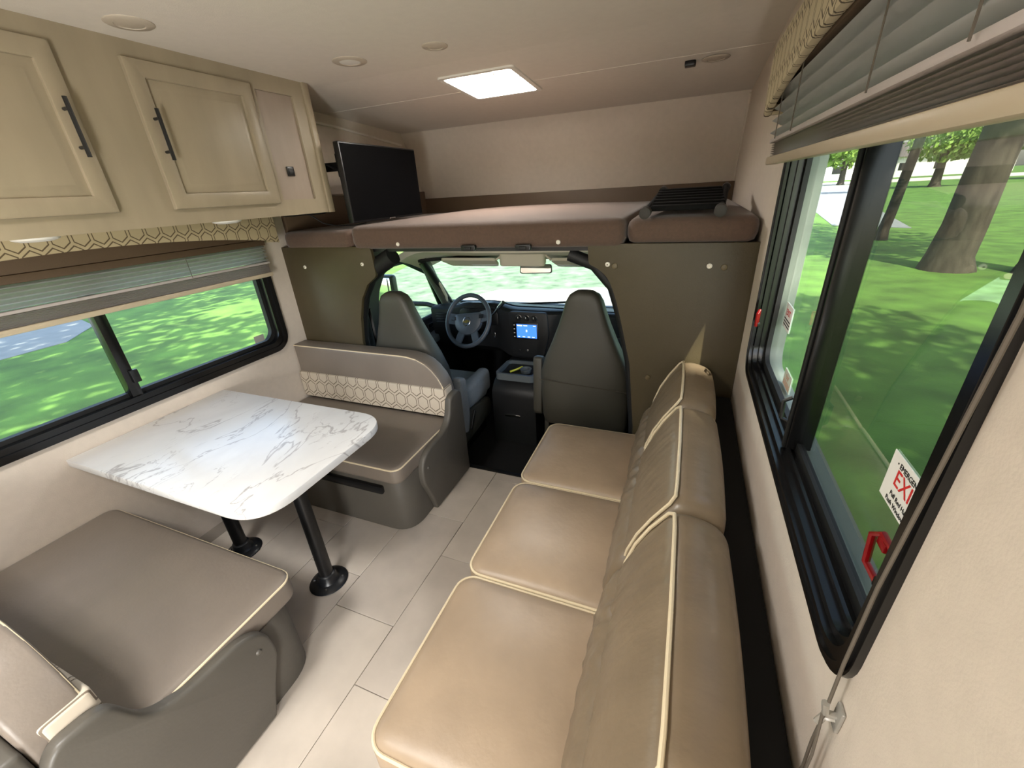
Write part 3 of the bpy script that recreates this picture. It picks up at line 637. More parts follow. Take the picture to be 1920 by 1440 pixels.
for x, z in ((-2.116, 1.252), (-1.68, 1.271)): snap(x, yp, z, pl, snapm, 'snap_stud', .0105)
for x, z in ((-.314, 1.279), (.099, 1.275)): snap(x, yp, z, pr, snapm, 'snap_stud')
for x, z in ((-.283, 1.272), (.154, 1.27), (-.101, .751)): snap(x, yp, z, pr, capb, 'screw_cover', .013)
# black rubber arch of the cut cab body behind the left panel, dark liners to the sides
ar = struct(MB().tube([(-1.86, YB+.04, -.1), (-1.86, YB+.04, .80), (-1.825, YB+.04, .95), (-1.775, YB+.04, 1.085), (-1.70, YB+.04, 1.19), (-1.60, YB+.04, 1.26), (-1.5, YB+.04, 1.31)], .05, 10).build('trim_6', blackr), 'black rubber edge around the cab opening')
ar = struct(MB().tube([(-.12, YB+.04, -.1), (-.15, YB+.04, .46), (-.19, YB+.04, .81), (-.24, YB+.04, 1.02), (-.29, YB+.04, 1.17), (-.38, YB+.04, 1.27), (-.5, YB+.04, 1.315)], .03, 10).build('trim_7', blackr), 'black rubber edge at the right of the cab opening')
# mattress pieces
def mattress(x0, x1, y0, y1, z0, h, label, crown=.02):
    o = MB().cushion(x1-x0, y1-y0, h, .045, .035, crown, Matrix.Translation(((x0+x1)/2, (y0+y1)/2, z0))).build('bunk_mattress', bunkm, None, 60)
    return tag(o, label, 'mattress', 'bunk mattress pieces')
mattress(XW+.035, -1.722, 1.895, 3.50, 1.353, .10, 'brown mattress piece at the left under the television', .008)
mattress(-1.718, -.246, 1.885, 3.50, 1.353, .118, 'long brown mattress piece across the middle of the bunk', .03)
mattress(-.240, .256, 1.895, 3.50, 1.366, .10, 'short brown mattress piece under the black ladder', .02)
for x in (-1.404, -.535): snap(x, 1.883, 1.374, None, snapm, 'snap_stud', .0105) if False else None
sn = []
for x, lb in ((-1.404, 'pale snap stud on the mattress edge above the driver seat'), (-.535, 'pale snap stud on the mattress edge above the passenger seat')):
    o = MB().lathe([(0, -.006), (.005, -.006), (.0095, -.004), (.0105, 0), (0, 0)], (x, 1.886, 1.378), 'y', 14).build('snap_stud', snapm); tag(o, lb, 'snap', 'mattress snaps')
for x, lb in ((-.985, 'black strap catch left of centre under the mattress'), (-.70, 'black strap catch right of centre under the mattress')):
    c = thing('strap_catch', (x, 1.88, 1.35), lb, 'catch', 'strap catches')
    MB().prism(roundpoly([(x-.036, 1.343, .01), (x+.036, 1.343, .01), (x+.04, 1.372, .01), (x-.04, 1.372, .01)]), 'xz', 1.866, 1.888, .004).build('catch_body', blackm, c)
    MB().box((x-.018, 1.860, 1.350), (x+.018, 1.868, 1.364), .003).build('catch_tongue', blackr, c)
hb = thing('bunk_edge_board', (-1, 3.55, 1.36), 'low brown board around the back of the bunk', 'board')
MB().box((XW, 3.525, 1.355), (XR, 3.55, 1.575), .004).build('back_board', boardm, hb)
MB().box((XW+.002, 1.96, 1.355), (XW+.03, 3.525, 1.635), .004).build('side_board', boardm, hb)

# television on its arm
tv = thing('television', (-1.74, 2.34, 1.48), 'flat black television above the left of the bunk', 'television')
a = math.atan2(-.02, .735)
TM = Matrix.Translation((-1.752, 2.343, 1.683)) @ Matrix.Rotation(math.radians(1.5), 4, 'Z')
MB().box((-.035, -.368, -.202), (.0, .368, .202), .006, 2, TM).build('bezel', blackm, tv)
MB().box((-.001, -.36, -.19), (.0015, .36, .194), 0, 2, TM).build('screen', tvm, tv)
MB().box((-.075, -.22, -.15), (-.035, .22, .10), .02, 2, TM).build('rear_cover', blackm, tv)
MB().box((.0, -.03, -.1995), (.002, .03, -.194), 0, 2, TM).build('logo_strip', chrome, tv)
ta = thing('wall_bracket', (XW, 2.2, 1.78), 'black wall arm holding the television', 'bracket')
MB().box((XW, 2.06, 1.70), (XW+.025, 2.16, 1.86), .005).build('wall_plate', blackm, ta)
MB().box((XW+.02, 2.085, 1.755), (-1.83, 2.115, 1.80), .006).build('arm', blackm, ta)
MB().box((-1.86, 2.06, 1.72), (-1.822, 2.40, 1.84), .006).build('mount_plate', blackm, ta)
tag(MB().tube([(-1.90, 1.972, 1.80), (-1.88, 1.99, 1.79), (-1.86, 2.04, 1.765), (-1.84, 2.1, 1.755), (-1.83, 2.16, 1.77)], .0045, 6).build('television_cable', blackm), 'thin black cable from the cabinet to the television', 'cable')
tag(MB().tube([(-2.0, 1.90, 1.553), (-1.98, 1.93, 1.525), (-1.95, 1.96, 1.49), (-1.90, 2.0, 1.472), (-1.82, 2.06, 1.468), (-1.76, 2.1, 1.475)], .0035, 6).build('power_cable', blackm), 'thin black cable hanging below the cabinet end', 'cable')

# ladder on the bunk
ld = thing('bunk_ladder', (-.05, 2.1, 1.48), 'folded black ladder lying on the bunk mattress', 'ladder')
for x0, x1 in ((-.168, -.135), (.108, .150)):
    a, b = Vector((x0, 1.875, 1.487)), Vector((x1, 2.42, 1.558)); d = (b-a).normalized()
    rl_ = MB().tube([a, b], .0135, 12).build('rail', mat('ladder_black', (6, 6, 6), .8, spec=.2), ld)
    MB().tube([a-d*.012, a-d*.010, a+d*.028], [.016, .0225, .0225], 14).build('end_cap', mat('rail_cap', (46, 42, 38), .6), rl_)
    MB().tube([b-d*.02, b+d*.012], .019, 14).build('end_cap', MATS['rail_cap'], rl_)
for k in range(7):
    q = .12+k*.125; y = 1.875+.545*q; z = 1.487+.071*q
    MB().box((-.152, y-.029, z-.006), (.128, y+.029, z+.016), .007, 2).build('rung', mat('ladder_black', (6, 6, 6), .8, spec=.2), ld)

# ================================================================== WINDOWS
def window(name, x_in, depth, y0, y1, z0, z1, r, band, posts, panes, label, sgn):
    """ring frame on the wall; sgn=+1 if inside of room is toward +x"""
    w = struct(bpy.data.objects.new(name, None), label); COL.objects.link(w); w.location = (x_in, (y0+y1)/2, z0); WMI[w.name] = Matrix.Translation(-Vector(w.location))
    a, b = x_in+sgn*.018, x_in-sgn*depth
    O, I = rrect(y0, y1, z0, z1, r, 8), rrect(y0+band, y1-band, z0+band, z1-band, max(r-band*.6, .02), 8)
    MB().ringprism(O, I, 'yz', a, b).build('frame', framem, w)
    lip = rrect(y0+band*.25, y1-band*.25, z0+band*.25, z1-band*.25, r*.85, 8); lip2 = rrect(y0+band*.55, y1-band*.55, z0+band*.55, z1-band*.55, r*.7, 8)
    MB().ringprism(lip, lip2, 'yz', a+sgn*.006, a).build('frame_lip', framem, w)
    I2 = rrect(y0+band+.018, y1-band-.018, z0+band+.018, z1-band-.018, max(r-band*.6, .02), 8)
    MB().ringprism(I, I2, 'yz', x_in-sgn*depth*.35, b).build('glazing_bead', blackr, w)
    return w
# left window behind the dinette
w1 = window('window_1', XW, .045, .10, 1.765, .785, 1.46, .10, .058, [], [], 'long black framed window beside the dinette', 1)
def pane(par, x, y0, y1, z0, z1, m, nm='pane', th=0): return MB().grid([[(x, y0, z0), (x, y1, z0)], [(x, y0, z1), (x, y1, z1)]]).build(nm, m, par, smooth=0)
pane(w1, XW-.028, .14, .925, .83, 1.43, glass_clear); pane(w1, XW-.036, .925, 1.72, .83, 1.43, glass_clear)
ml = boxo('mullion', (XW-.04, .905, .835), (XW+.012, .948, 1.43), framem, w1, .004)
MB().box((XW+.004, .93, .905), (XW+.022, .962, .965), .004).build('slide_latch', blackm, ml)
lab(pane(w1, XW-.032, 1.575, 1.64, .865, .905, mat('etched_label', (150, 150, 142), .6), 'etched_label', .001), 'small etched glass label')
# right window behind the sofa: thin rim on the wall, deep black jamb, panes near the outer face
w2 = struct(bpy.data.objects.new('window_2', None), 'tall black framed emergency window behind the sofa'); COL.objects.link(w2); w2.location = (XR, 1.06, .945); WMI[w2.name] = Matrix.Translation(-Vector(w2.location))
Y0, Y1, Z0, Z1 = .452, 1.662, .940, 1.75
def wr(i, r=.085): return rrect(Y0+i, Y1-i, Z0+i, Z1-i, max(r-i*.5, .03), 8)
MB().ringprism(wr(0), wr(.030), 'yz', XR-.009, XR+.012).build('frame', framem, w2)
MB().ringprism(wr(.006), wr(.014), 'yz', XR-.013, XR-.008).build('frame_lip', framem, w2)
MB().ringprism(wr(.028), wr(.042), 'yz', XR+.002, XR+.050).build('jamb', framem, w2)
MB().ringprism(wr(.040), wr(.052), 'yz', XR+.018, XR+.024).build('jamb_rib', framem, w2)
MB().ringprism(wr(.042), wr(.066), 'yz', XR+.036, XR+.050).build('sash', blackr, w2)
jg = mat('outer_frame_grey', (108, 116, 106), .5)
MB().ringprism(wr(.034), wr(.050), 'yz', XR+.0505, XR+.092).build('outer_frame', jg, w2)
pane(w2, XR+.072, 1.04, 1.61, .99, 1.70, glass_clear); pane(w2, XR+.044, .50, 1.045, .99, 1.70, glass_tint)
md = boxo('mullion', (XR+.016, 1.028, .985), (XR+.068, 1.058, 1.705), framem, w2, .004)
boxo('mullion_bead', (XR+.010, 1.036, .985), (XR+.017, 1.050, 1.705), blackr, md, .002)
MB().tube([(XR+.012, 1.055, 1.05), (XR-.002, 1.06, 1.055), (XR-.004, 1.062, 1.10), (XR+.012, 1.056, 1.115)], .005, 8).build('slide_latch', blackm, md)
# rear windows out of view that light the room
for nm, (ya, yb, za, zb), x in (('unseen_window_3', HL[0], XW), ('unseen_door_1', HR[0], XR)):
    s = 1 if x < -1 else -1
    o = MB().ringprism(rrect(ya-.03, yb+.03, za-.03, zb+.03, .06), rrect(ya+.02, yb-.02, za+.02, zb-.02, .04), 'yz', x+s*.012, x-s*.045).build(nm, framem); struct(o)
    if s > 0: MB().box((x-s*.02-.002, ya, za), (x-s*.02+.002, yb, zb)).build('pane', glass_clear, o, smooth=0)
# red emergency levers
def lever(y, z, x, d, label):
    t = thing('release_lever', (x, y, z), label, 'lever', 'red emergency levers')
    MB().box((x-.002, y-.008 if d > 0 else y-.004, z-.034), (x+.016, y+.004 if d > 0 else y+.008, z-.018), .003).build('pivot_block', blackm, t)
    MB().tube([(x+.004, y, z-.03), (x-.002, y+d*.030, z-.022), (x-.004, y+d*.034, z+.022), (x+.002, y+d*.026, z+.031), (x+.006, y-d*.002, z+.026), (x+.006, y-d*.002, z-.03)], .0048, 8).build('loop', redm, t)
    MB().box((x-.002, min(y+d*.006, y+d*.028), z+.016), (x+.006, max(y+d*.006, y+d*.028), z+.029), .002).build('grip', redm, t)
lever(.508, 1.145, XR+.006, 1, 'red release lever at the near end of the emergency window')
lever(1.60, 1.155, XR-.012, -1, 'red release lever at the far end of the emergency window')
# stickers
def sticker(y0, y1, z0, z1, label, full, ink, paper):
    xs = XR+.0425 if y1 < .9 else XR+.0705
    t = thing('exit_sticker', (xs, (y0+y1)/2, z0), label, 'sticker', 'exit stickers')
    MB().box((xs-.0006, y0, z0), (xs+.0006, y1, z1)).build('paper', paper, t, smooth=0)
    def TX(s, size, yc, zc, m, nm):
        M = Matrix.Translation((xs-.0012, yc, zc)) @ Matrix(((0, 0, -1, 0), (-1, 0, 0, 0), (0, 1, 0, 0), (0, 0, 0, 1)))
        MB().text(s, size, M).build(nm, m, t, smooth=0)
    c = (y0+y1)/2; h = z1-z0
    if full:
        TX('\u2022 EMERGENCY \u2022', h*.155, c, z1-h*.16, blackink, 'heading'); TX('EXIT', h*.46, c, z1-h*.42, ink, 'word')
        TX('Pull Red Handle', h*.135, c, z0+h*.26, blackink, 'instruction'); TX('Push Window Out', h*.135, c, z0+h*.10, blackink, 'instruction')
    else:
        TX('EXIT', h*.36, c, z1-h*.34, ink, 'word')
        for k in range(3): MB().box((xs-.0012, y0+.008, z0+h*(.12+.12*k)), (xs-.0008, y1-.008, z0+h*(.17+.12*k))).build('text_line', blackink if ink == redink else ink, t, smooth=0)
sticker(.532, .650, 1.163, 1.238, 'white emergency exit sticker on the tinted pane', True, redink, stickm)
sticker(1.50, 1.602, 1.132, 1.212, 'white exit sticker by the far red lever', False, redink, stickm)
sticker(1.335, 1.43, .992, 1.045, 'faint exit sticker low on the far pane', False, mat('faint_ink', (206, 150, 120), .6), mat('faint_paper', (196, 200, 184), .6))  # exit sticker in paler ink on greyer paper

# ------------------------------------------------------------------ shades and valances
def zig(mb, x, amp, z0, z1, n, y0, y1, sgn):
    rows = []
    for k in range(2*n+1):
        z = z0+(z1-z0)*k/(2*n); xx = x+(amp if k % 2 else -amp)*sgn
        rows.append([(xx, y0, z), (xx, y1, z)])
    mb.grid(rows); bmesh.ops.solidify(mb.bm, geom=mb.bm.faces[:], thickness=.0012); return mb
def shade(x, y0, y1, z_bot, z_stack, z_top, z_board, sgn, label, cords, ns, nd):
    t = thing('pleated_shade', (x, (y0+y1)/2, z_bot), label, 'window shade', 'pleated shades')
    MB().box((x-.014, y0, z_bot), (x+.014, y1, z_bot+.022), .004).build('bottom_rail', railm, t)
    zig(MB(), x, .0055, z_bot+.022, z_stack, ns, y0+.004, y1-.004, sgn).build('stacked_pleats', nightm, t, smooth=0)
    MB().box((x-.013, y0, z_stack-.004), (x+.013, y1, z_stack+.008), .003).build('middle_rail', nightm, t)
    zig(MB(), x, .017, z_stack+.008, z_top, nd, y0+.006, y1-.006, sgn).build('open_pleats', daym, t, smooth=0)
    MB().box((x-.018, y0, z_top), (x+.018, y1, z_top+.03), .004).build('head_rail', boardm, t)
    MB().box((x-.016, y0, z_top+.031), (x+.016, y1, z_board), .003).build('mounting_board', boardm, t)
    for yc in cords: MB().tube([(x+sgn*.0195, yc, z_stack), (x+sgn*.0195, yc, z_top)], .0014, 5).build('lift_cord', cordm, t)
    return t
shade(-2.205, .14, 1.74, 1.232, 1.305, 1.40, 1.54, 1, 'pleated grey shade half lowered over the dinette window', (.30, 1.30), 9, 5)
shade(.222, .43, 1.70, 1.628, 1.692, 1.83, 1.90, -1, 'pleated grey shade raised above the sofa window', (.55, .80, 1.32, 1.55), 7, 4)
def valance(x_wall, x_f, y0, y1, zlow, zmid, ztop, m, label, sgn, rr):
    t = thing('valance', (x_wall, (y0+y1)/2, zlow), label, 'valance', 'patterned window valances')
    n = 24; P = []
    for i in range(n+1):
        u = i/n; P.append((y0+(y1-y0)*u, zlow+(zmid-zlow)*math.sin(math.pi*u)**.75))
    P += [(y1+.0, ztop-rr), (y1-rr*.3, ztop-rr*.3), (y1-rr, ztop), (y0+rr, ztop), (y0+rr*.3, ztop-rr*.3), (y0, ztop-rr)]
    xa = x_f-sgn*.022
    MB().prism(P, 'yz', min(x_f, xa), max(x_f, xa), .006).build('front_board', m, t)
    for ya in (y0, y1-.02):
        lo, hi = sorted((x_wall, xa)); MB().box((lo, ya, zlow+.003), (hi, ya+.02, ztop-rr)).build('end_return', m, t)
    lo, hi = sorted((x_wall, xa)); MB().box((lo, y0+.02, ztop-.03), (hi, y1-.02, ztop-.012)).build('dust_board', woodd, t)
    return t
valance(XW, -2.13, .06, 1.79, 1.408, 1.485, 1.553, hexv_l, 'patterned valance under the overhead cabinet', 1, .004)
valance(XR, .182, .33, 1.73, 1.765, 1.835, 1.945, hexv_r, 'padded patterned valance above the sofa window', -1, .05)
# cord and cleat on the right wall
cl = thing('cord_cleat', (XR, .445, .93), 'clear plastic cord cleat below the emergency window', 'cleat')
MB().box((XR-.006, .435, .90), (XR, .455, .945), .003).build('plate', clearm, cl)
MB().tube([(XR-.006, .445, .925), (XR-.018, .445, .925), (XR-.022, .445, .945)], .005, 8).build('hook', clearm, cl)
MB().tube([(XR-.006, .445, .918), (XR-.018, .445, .916), (XR-.022, .445, .900)], .005, 8).build('hook', clearm, cl)
tag(MB().tube([(.246, .436, 1.65), (.249, .437, 1.49), (.250, .456, 1.16), (.250, .454, 1.02), (.249, .447, .94), (.247, .442, .915), (.246, .440, .86), (.247, .436, .80), (.246, .44, .74)], .0022, 6).build('pull_cord', cordm), 'thin grey pull cord hanging beside the emergency window', 'cord')
tag(MB().tube([(.247, .447, .925), (.243, .432, .905), (.246, .428, .85), (.246, .426, .79)], .002, 6).build('cord_tail', cordm), 'short loose cord tail below the clear cleat', 'cord')

# ================================================================== OVERHEAD CABINET
CX = -1.853; CB = 1.553; CE = 1.955
oc_ = thing('overhead_cabinet', (XW, .7, CB), 'brown wooden overhead cabinet along the left ceiling', 'cabinet')
Y0c = -.65
carc = MB(); carc.box((XW, Y0c, CB), (CX-.02, CE-.02, CB+.018)); carc.box((XW, Y0c, CZ-.02), (CX-.02, CE-.02, CZ)); carc.box((XW, Y0c, CB), (XW+.012, CE-.02, CZ)); carc.build('carcass', woodd, oc_, smooth=0)
boxo('end_panel', (XW, CE-.02, CB-.004), (CX-.004, CE, CZ), woodm, oc_, .003)
boxo('end_stile', (CX-.022, CE-.032, CB-.006), (CX+.012, CE+.004, CZ), woodm, oc_, .004)
boxo('under_strip', (CX-.10, 1.70, CB-.012), (CX-.03, 1.93, CB), blackm, oc_, .003)
ff = MB()
for ya, yb, za, zb in ((Y0c, CE-.03, CB-.004, 1.62), (Y0c, CE-.03, 2.072, CZ), (Y0c, -.55, 1.62, 2.072), (-.05, .1, 1.62, 2.072), (.93, 1.15, 1.62, 2.072), (1.59, 1.645, 1.62, 2.072), (1.852, CE-.03, 1.62, 2.072)):
    ff.box((CX-.02, ya, za), (CX, yb, zb))
ff.build('face_frame', woodm, oc_, smooth=0)
rp = boxo('recessed_panel', (CX-.016, 1.64, 1.615), (CX-.011, 1.855, 2.075), woodd, oc_)
so = boxo('wall_socket', (CX-.011, 1.715, 1.725), (CX-.004, 1.758, 1.768), blackm, rp, .003)
boxo('socket_insert', (CX-.005, 1.724, 1.733), (CX-.0025, 1.749, 1.760), blackr, so, .001)
def door(y0, y1, hy):
    z0, z1 = 1.606, 2.085; d = MB(); x0, x1 = CX+.001, CX+.020; sw_ = .055
    d.ringprism([(y0, z0), (y1, z0), (y1, z1), (y0, z1)], [(y0+sw_, z0+sw_), (y1-sw_, z0+sw_), (y1-sw_, z1-sw_), (y0+sw_, z1-sw_)], 'yz', x0, x1)
    bmesh.ops.bevel(d.bm, geom=[e for e in d.bm.edges if all(abs(v.co.x-x1) < 1e-5 for v in e.verts)], offset=.005, segments=2, profile=.5, affect='EDGES')
    do = d.build('door', woodm, oc_)
    p = MB(); a = sw_; V = []
    for ins, x in ((0, CX+.008), (.012, CX+.008), (.03, CX+.014), (.034, CX+.0145)):
        V.append([p.bm.verts.new((x, y, z)) for y, z in ((y0+a+ins, z0+a+ins), (y1-a-ins, z0+a+ins), (y1-a-ins, z1-a-ins), (y0+a+ins, z1-a-ins))])
    for A, B in zip(V, V[1:]):
        for i in range(4): p.bm.faces.new((A[i], A[(i+1) % 4], B[(i+1) % 4], B[i]))
    p.bm.faces.new(V[-1]); p.build('door_panel', woodm, do, smooth=25)
    h = MB(); xh = CX+.020
    h.tube([(xh+.030, hy, 1.772), (xh+.030, hy, 1.935)], .0065, 8)
    for z in (1.80, 1.905): h.tube([(xh-.001, hy, z), (xh+.03, hy, z)], .005, 8)
    h.build('handle', blackm, do)
door(.43, .94, .905); door(1.128, 1.612, 1.163); door(-.52, -.03, -.06)
# under cabinet lamps peeking above the valance
for y, lb in ((1.47, 'white puck lamp under the cabinet near the television'), (.78, 'white puck lamp under the cabinet at the left edge')):
    pk = thing('puck_lamp', (-2.06, y, CB), lb, 'lamp', 'puck lamps under the cabinet')
    MB().lathe([(0, 0), (.062, 0), (.064, -.006), (.060, -.014), (.05, -.018)], (-2.06, y, CB), 'z', 28).build('housing', whitem, pk)
    MB().lathe([(.05, -.0175), (.04, -.021), (0, -.023)], (-2.06, y, CB), 'z', 28).build('lens', whitem, pk)

# ================================================================== CEILING FITTINGS
def round_fit(name, x, y, r, label, cat, grp, inner=True):
    z = cz(y); t = thing(name, (x, y, z), label, cat, grp)
    MB().lathe([(0, 0), (r, 0), (r*1.0, -.002), (r*.95, -.004), (r*.62, -.006), (r*.6, -.004)], (x, y, z), 'z', 36).build('trim_ring', lightw, t)
    MB().lathe([(r*.6, -.004), (r*.4, -.006), (0, -.007)], (x, y, z), 'z', 36).build('lens', whitem if inner else lightw, t)
round_fit('ceiling_light', -1.69, 1.10, .066, 'round ceiling lamp above the cabinet doors', 'ceiling lamp', 'ceiling fittings', False)
round_fit('ceiling_light', -1.425, 1.79, .072, 'round ceiling lamp with pale lens near the cabinet end', 'ceiling lamp', 'ceiling fittings')
round_fit('ceiling_speaker', -1.02, 1.82, .052, 'small round ceiling cover between lamp and skylight', 'ceiling cover', 'ceiling fittings', False)
round_fit('ceiling_speaker', .035, 2.60, .062, 'round ceiling cover near the right wall over the bunk', 'ceiling cover', 'ceiling fittings', False)
dt = MB().prism(roundpoly([(-.10, 2.57, .006), (-.05, 2.57, .012), (-.05, 2.62, .012), (-.10, 2.62, .006)]), 'xy', cz(2.6)-.02, cz(2.6)+.002, .004).build('motion_sensor', blackm)
tag(dt, 'small black sensor on the ceiling beside the round cover', 'sensor')
# skylights
def skylight(x0, x1, y0, y1, label):
    cxs, cys = (x0+x1)/2, (y0+y1)/2; hw, hd_ = (x1-x0)/2, (y1-y0)/2; ang = math.atan(-.0554) if cys > 2.05 else 0
    sk = thing('skylight', (cxs, cys, cz(cys)), label, 'skylight', 'roof skylights')
    SM = Matrix.Translation((cxs, cys, cz(cys))) @ Matrix.Rotation(ang, 4, 'X')
    def sring(o, i, za, zb, nm, m, r=.02):
        b = MB(); b.ringprism(rrect(-hw-o, hw+o, -hd_-o, hd_+o, r), rrect(-hw+i, hw-i, -hd_+i, hd_-i, r), 'xy', za, zb); bmesh.ops.transform(b.bm, matrix=SM, verts=b.bm.verts); return b.build(nm, m, sk)
    sring(.02, .004, -.008, .002, 'garnish_frame', whitem); sring(.002, .006, .0, .115, 'curb', whitem)
    MB().cushion(2*hw+.03, 2*hd_+.03, .05, .04, .02, .03, SM @ Matrix.Translation((0, 0, .117))).build('dome', domem, sk)
    MB().tube([SM @ Vector(p) for p in ((-.02, .03, .04), (.03, .03, .03), (.03, -.06, .03), (.07, -.06, .03))], .006, 8).build('crank', mat('crank_grey', (190, 184, 176), .5), sk)
    MB().box((-hw, .05, .028), (hw, .07, .04), .003, 2, SM).build('cross_bar', whitem, sk)
skylight(*SK, 'bright white skylight vent in the ceiling over the bunk')
skylight(*SK2, 'added second skylight vent, unseen in the ceiling behind the camera')  # vent added around the overhead fill light, out of view

# ================================================================== DINETTE
def bench(mir, label):
    f = (lambda y: y) if not mir else (lambda y: 1.92-y)
    t = thing('dinette_bench', (-1.7, f(1.55), 0), label, 'bench', 'dinette benches')
    def pr_yz(P, x0, x1, r, nm, m, par): return MB().prism([(f(p[0]), p[1]) for p in P], 'yz', x0, x1, r).build(nm, m, par)
    XE = -1.165
    base = roundpoly([(XW+.002, f(1.285)), (XE, f(1.285), .13), (XE, f(1.898)), (XW+.002, f(1.898))], 8)
    b = MB().prism(base, 'xy', 0, .33, .004).build('base', dinb, t)
    # seat cushion
    y0, y1 = sorted((f(1.262), f(1.80))); w, d = XE+.0-(XW+.012), y1-y0
    M = Matrix.Translation(((XE+XW+.012)/2, (y0+y1)/2, .325))
    sc = MB().cushion(w, d, .095, .05, .018, .014, M).build('seat_cushion', dinm, t, 60)
    MB().tube(pipe_ring(M, w, d, .083, .05, ins=.004), .0046, 8, True).build('piping', pipem, sc)
    # backrest: end curve toward the aisle
    out = [(XW+.006, .43), (XW+.006, .785), (-1.46, .785), (-1.40, .783), (-1.34, .772), (-1.285, .748), (-1.245, .715), (-1.21, .67), (-1.188, .625), (-1.178, .58), (-1.176, .43)]
    ya, yb = f(1.785), f(1.898)
    bk = MB().prism(out, 'xz', min(ya, yb), max(ya, yb), .014, 3).build('backrest', dinm, t, 50)
    yp_ = ya+(-.0015 if not mir else .0015)
    MB().tube([(x, yp_+(.008 if not mir else -.008), z) for x, z in [(p[0]-(0 if i < 2 else .006), p[1]-.006) for i, p in enumerate(out[1:])]][:-1]+[(-1.186, yp_+(.008 if not mir else -.008), .60)], .0046, 8).build('piping', pipem, bk)
    # patterned lumbar band (wraps the aisle end)
    yl = sorted((f(1.772), f(1.87)))
    pb = roundpoly([(XW+.008, yl[0], .0), (-1.172, yl[0], .02), (-1.172, yl[1], .02), (XW+.008, yl[1], 0)])
    MB().prism(pb, 'xy', .432, .607, .008, 3).build('patterned_band', hexd_m, bk)
    if mir: MB().box((XW+.004, -.035, 0), (XE-.004, .021, .60), .012, 3).build('rear_panel', dinb, t)
    # side panel toward the aisle
    P = roundpoly([(1.899, 0), (1.899, .54, .02), (1.868, .574, .02), (1.775, .568, .04), (1.735, .44, .05), (1.66, .405, .06), (1.49, .395, .05), (1.425, .34, .05), (1.418, .23, .03), (1.47, .10, .06), (1.50, 0)])
    sp = MB().prism([(f(p[0]), p[1]) for p in P], 'yz', XE-.012, XE+.030, .012, 3).build('side_panel', dinb, t, 50)
    snapy = f(1.47)
    o = MB().lathe([(0, .006), (.006, .005), (.010, 0), (0, 0)], (XE+.03, snapy, .30), 'x', 12).build('button', dinb, sp)
    return t, b
t1, b1 = bench(False, 'taupe dinette bench nearest the cab with patterned band')
slot = boxo('pull_bar', (-1.75, 1.262, .243), (-1.285, 1.288, .29), blackm, t1, .01); lab(slot, 'black horizontal bar on the bench front')
t2, b2 = bench(True, 'taupe dinette bench in the left foreground')

tb = thing('dinette_table', (-1.70, .95, 0), 'white marble look table on two black legs', 'table')
top = MB().prism(roundpoly([(XW+.002, .608), (-1.165, .608, .16), (-1.165, 1.292, .16), (XW+.002, 1.292)], 10), 'xy', .668, .702, .004, 2).build('table_top', tablem, tb)
MB().box((XW, .63, .635), (XW+.03, 1.27, .668), .003).build('wall_ledge', mat('ledge', (196, 184, 164), .5), tb)
for x in (-1.375, -1.945):
    y = .91
    lg = MB().lathe([(0, 0), (.030, 0), (.0285, .55), (.03, .668), (0, .668)], (x, y, 0), 'z', 24).build('leg', blackm, tb)
    MB().lathe([(0, .0), (.082, .0), (.085, .004), (.080, .010), (.05, .018), (.042, .03), (.038, .055), (.031, .06), (0, .06)], (x, y, 0), 'z', 32).build('floor_flange', mat('flange_black', (18, 20, 24), .35), lg)
    MB().lathe([(0, .668), (.07, .668), (.07, .66), (.04, .645), (.03, .62)], (x, y, 0), 'z', 24).build('top_flange', blackm, lg)
    for a in (.6, 2.2, 3.7, 5.3): MB().lathe([(0, .018), (.005, .017), (.006, .012)], (x+.062*math.cos(a), y+.062*math.sin(a), 0), 'z', 8).build('screw', chrome, lg)

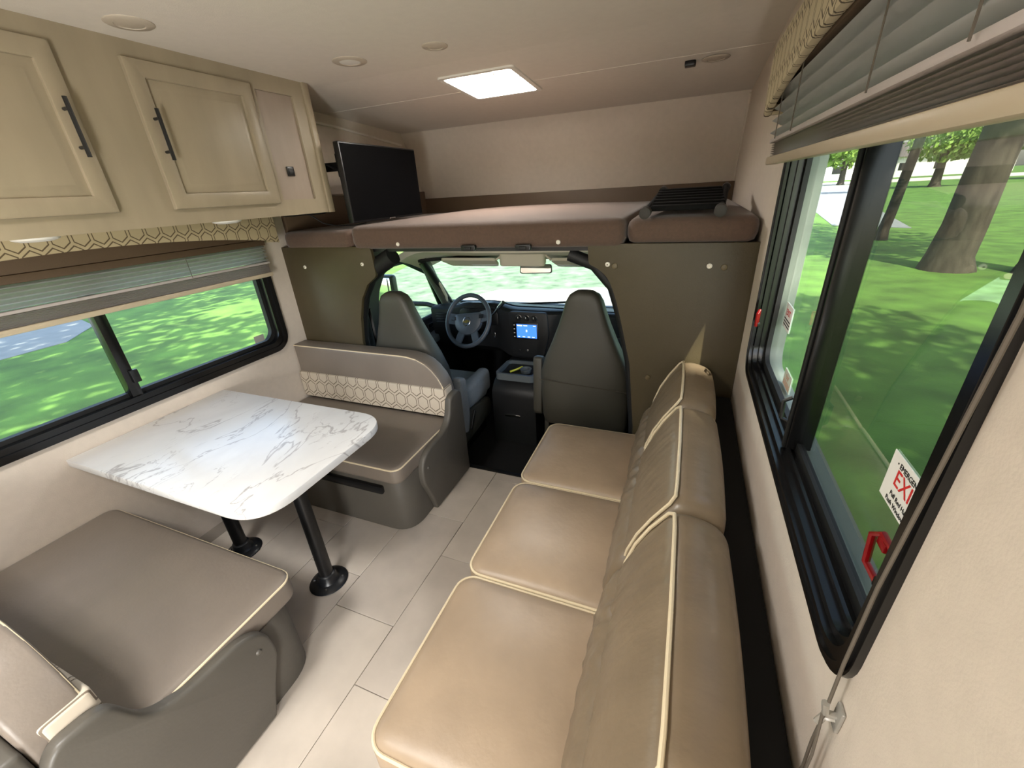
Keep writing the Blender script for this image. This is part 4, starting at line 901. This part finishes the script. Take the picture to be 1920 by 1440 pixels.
# ================================================================== SOFA
sf = thing('sofa', (-.2, 1.1, 0), 'tan leather three seat sofa along the right wall', 'sofa')
MB().box((-.575, .30, .0), (.16, 1.89, .30), .02).build('base', mat('sofa_base', (104, 88, 66), .5), sf)
MB().box((.172, .31, .05), (.262, 1.88, .705), .01).build('gap_shade_box', mat('sofa_gap_black', (12, 12, 12), .95), sf)  # black box added in the gap for its shade and the dark sofa back
YS = [(.325, .848), (.850, 1.362), (1.364, 1.888)]
for i, (a, b) in enumerate(YS):
    w, d = .53, b-a; M = Matrix.Translation((-.585+w/2, (a+b)/2, .295))
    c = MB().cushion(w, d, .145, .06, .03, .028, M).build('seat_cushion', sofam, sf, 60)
    MB().tube(pipe_ring(M, w, d, .134, .06, ins=.005), .0048, 8, True).build('piping', pipem, c)
YBk = [(.30, .885), (.89, 1.455), (1.46, 1.895)]
def section(P, ya, yb, e=.03, amp=.0075):
    """cushion body from an (x,z) outline, plumped along y, with soft creases on the front"""
    cxm = sum(p[0] for p in P)/len(P); czm = sum(p[1] for p in P)/len(P); rows = []; n = 40
    sl = [(ya, .72), (ya+e*.25, .90), (ya+e*.6, .95)]
    sl += [(ya+e+(yb-ya-2*e)*i/n, .975+.035*math.sin(math.pi*i/n)) for i in range(n+1)]
    sl += [(yb-e*.6, .95), (yb-e*.25, .90), (yb, .72)]
    for y, k in sl:
        u = (y-ya)/(yb-ya); m = .35+.65*math.exp(-((u-.72)/.2)**2); R = []
        for x, z in P:
            X, Z = cxm+(x-cxm)*k, czm+(z-czm)*k; f = max(0, min(1, (.05-x)/.08))
            w = math.sin(y*92+Z*40)+.6*math.sin(y*57-Z*52+1.3)+.5*math.sin(y*141+Z*23+.4)
            R.append((X+amp*f*m*w*.55, y, Z))
        rows.append(R)
    return MB().loft(rows)
for i, (a, b) in enumerate(YBk):
    low = roundpoly([(-.135, .40, .02), (-.128, .47), (-.116, .53), (-.10, .60, .05), (-.04, .655, .04), (.10, .66, .03), (.14, .40, .02)], 4)
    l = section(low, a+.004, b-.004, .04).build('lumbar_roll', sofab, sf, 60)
    up = roundpoly([(-.085, .575, .04), (-.068, .65), (-.042, .72), (-.010, .785), (.042, .868, .035), (.10, .87, .03), (.178, .84, .05), (.172, .50, .03), (.0, .53, .04)], 5)
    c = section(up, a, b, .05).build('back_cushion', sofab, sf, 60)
    # piping along the front top edge and down both ends
    pth = [(-.068, a+.030, .60), (-.060, a+.022, .65), (-.038, a+.016, .72), (-.006, a+.014, .785), (.034, a+.016, .848), (.046, a+.032, .864), (.048, a+.08, .868), (.049, (a+b)/2, .872), (.048, b-.08, .868), (.046, b-.032, .864), (.034, b-.016, .848), (-.006, b-.014, .785), (-.038, b-.016, .72), (-.060, b-.022, .65), (-.068, b-.030, .60)]
    MB().tube(pth, .0048, 8).build('piping', pipem, c)
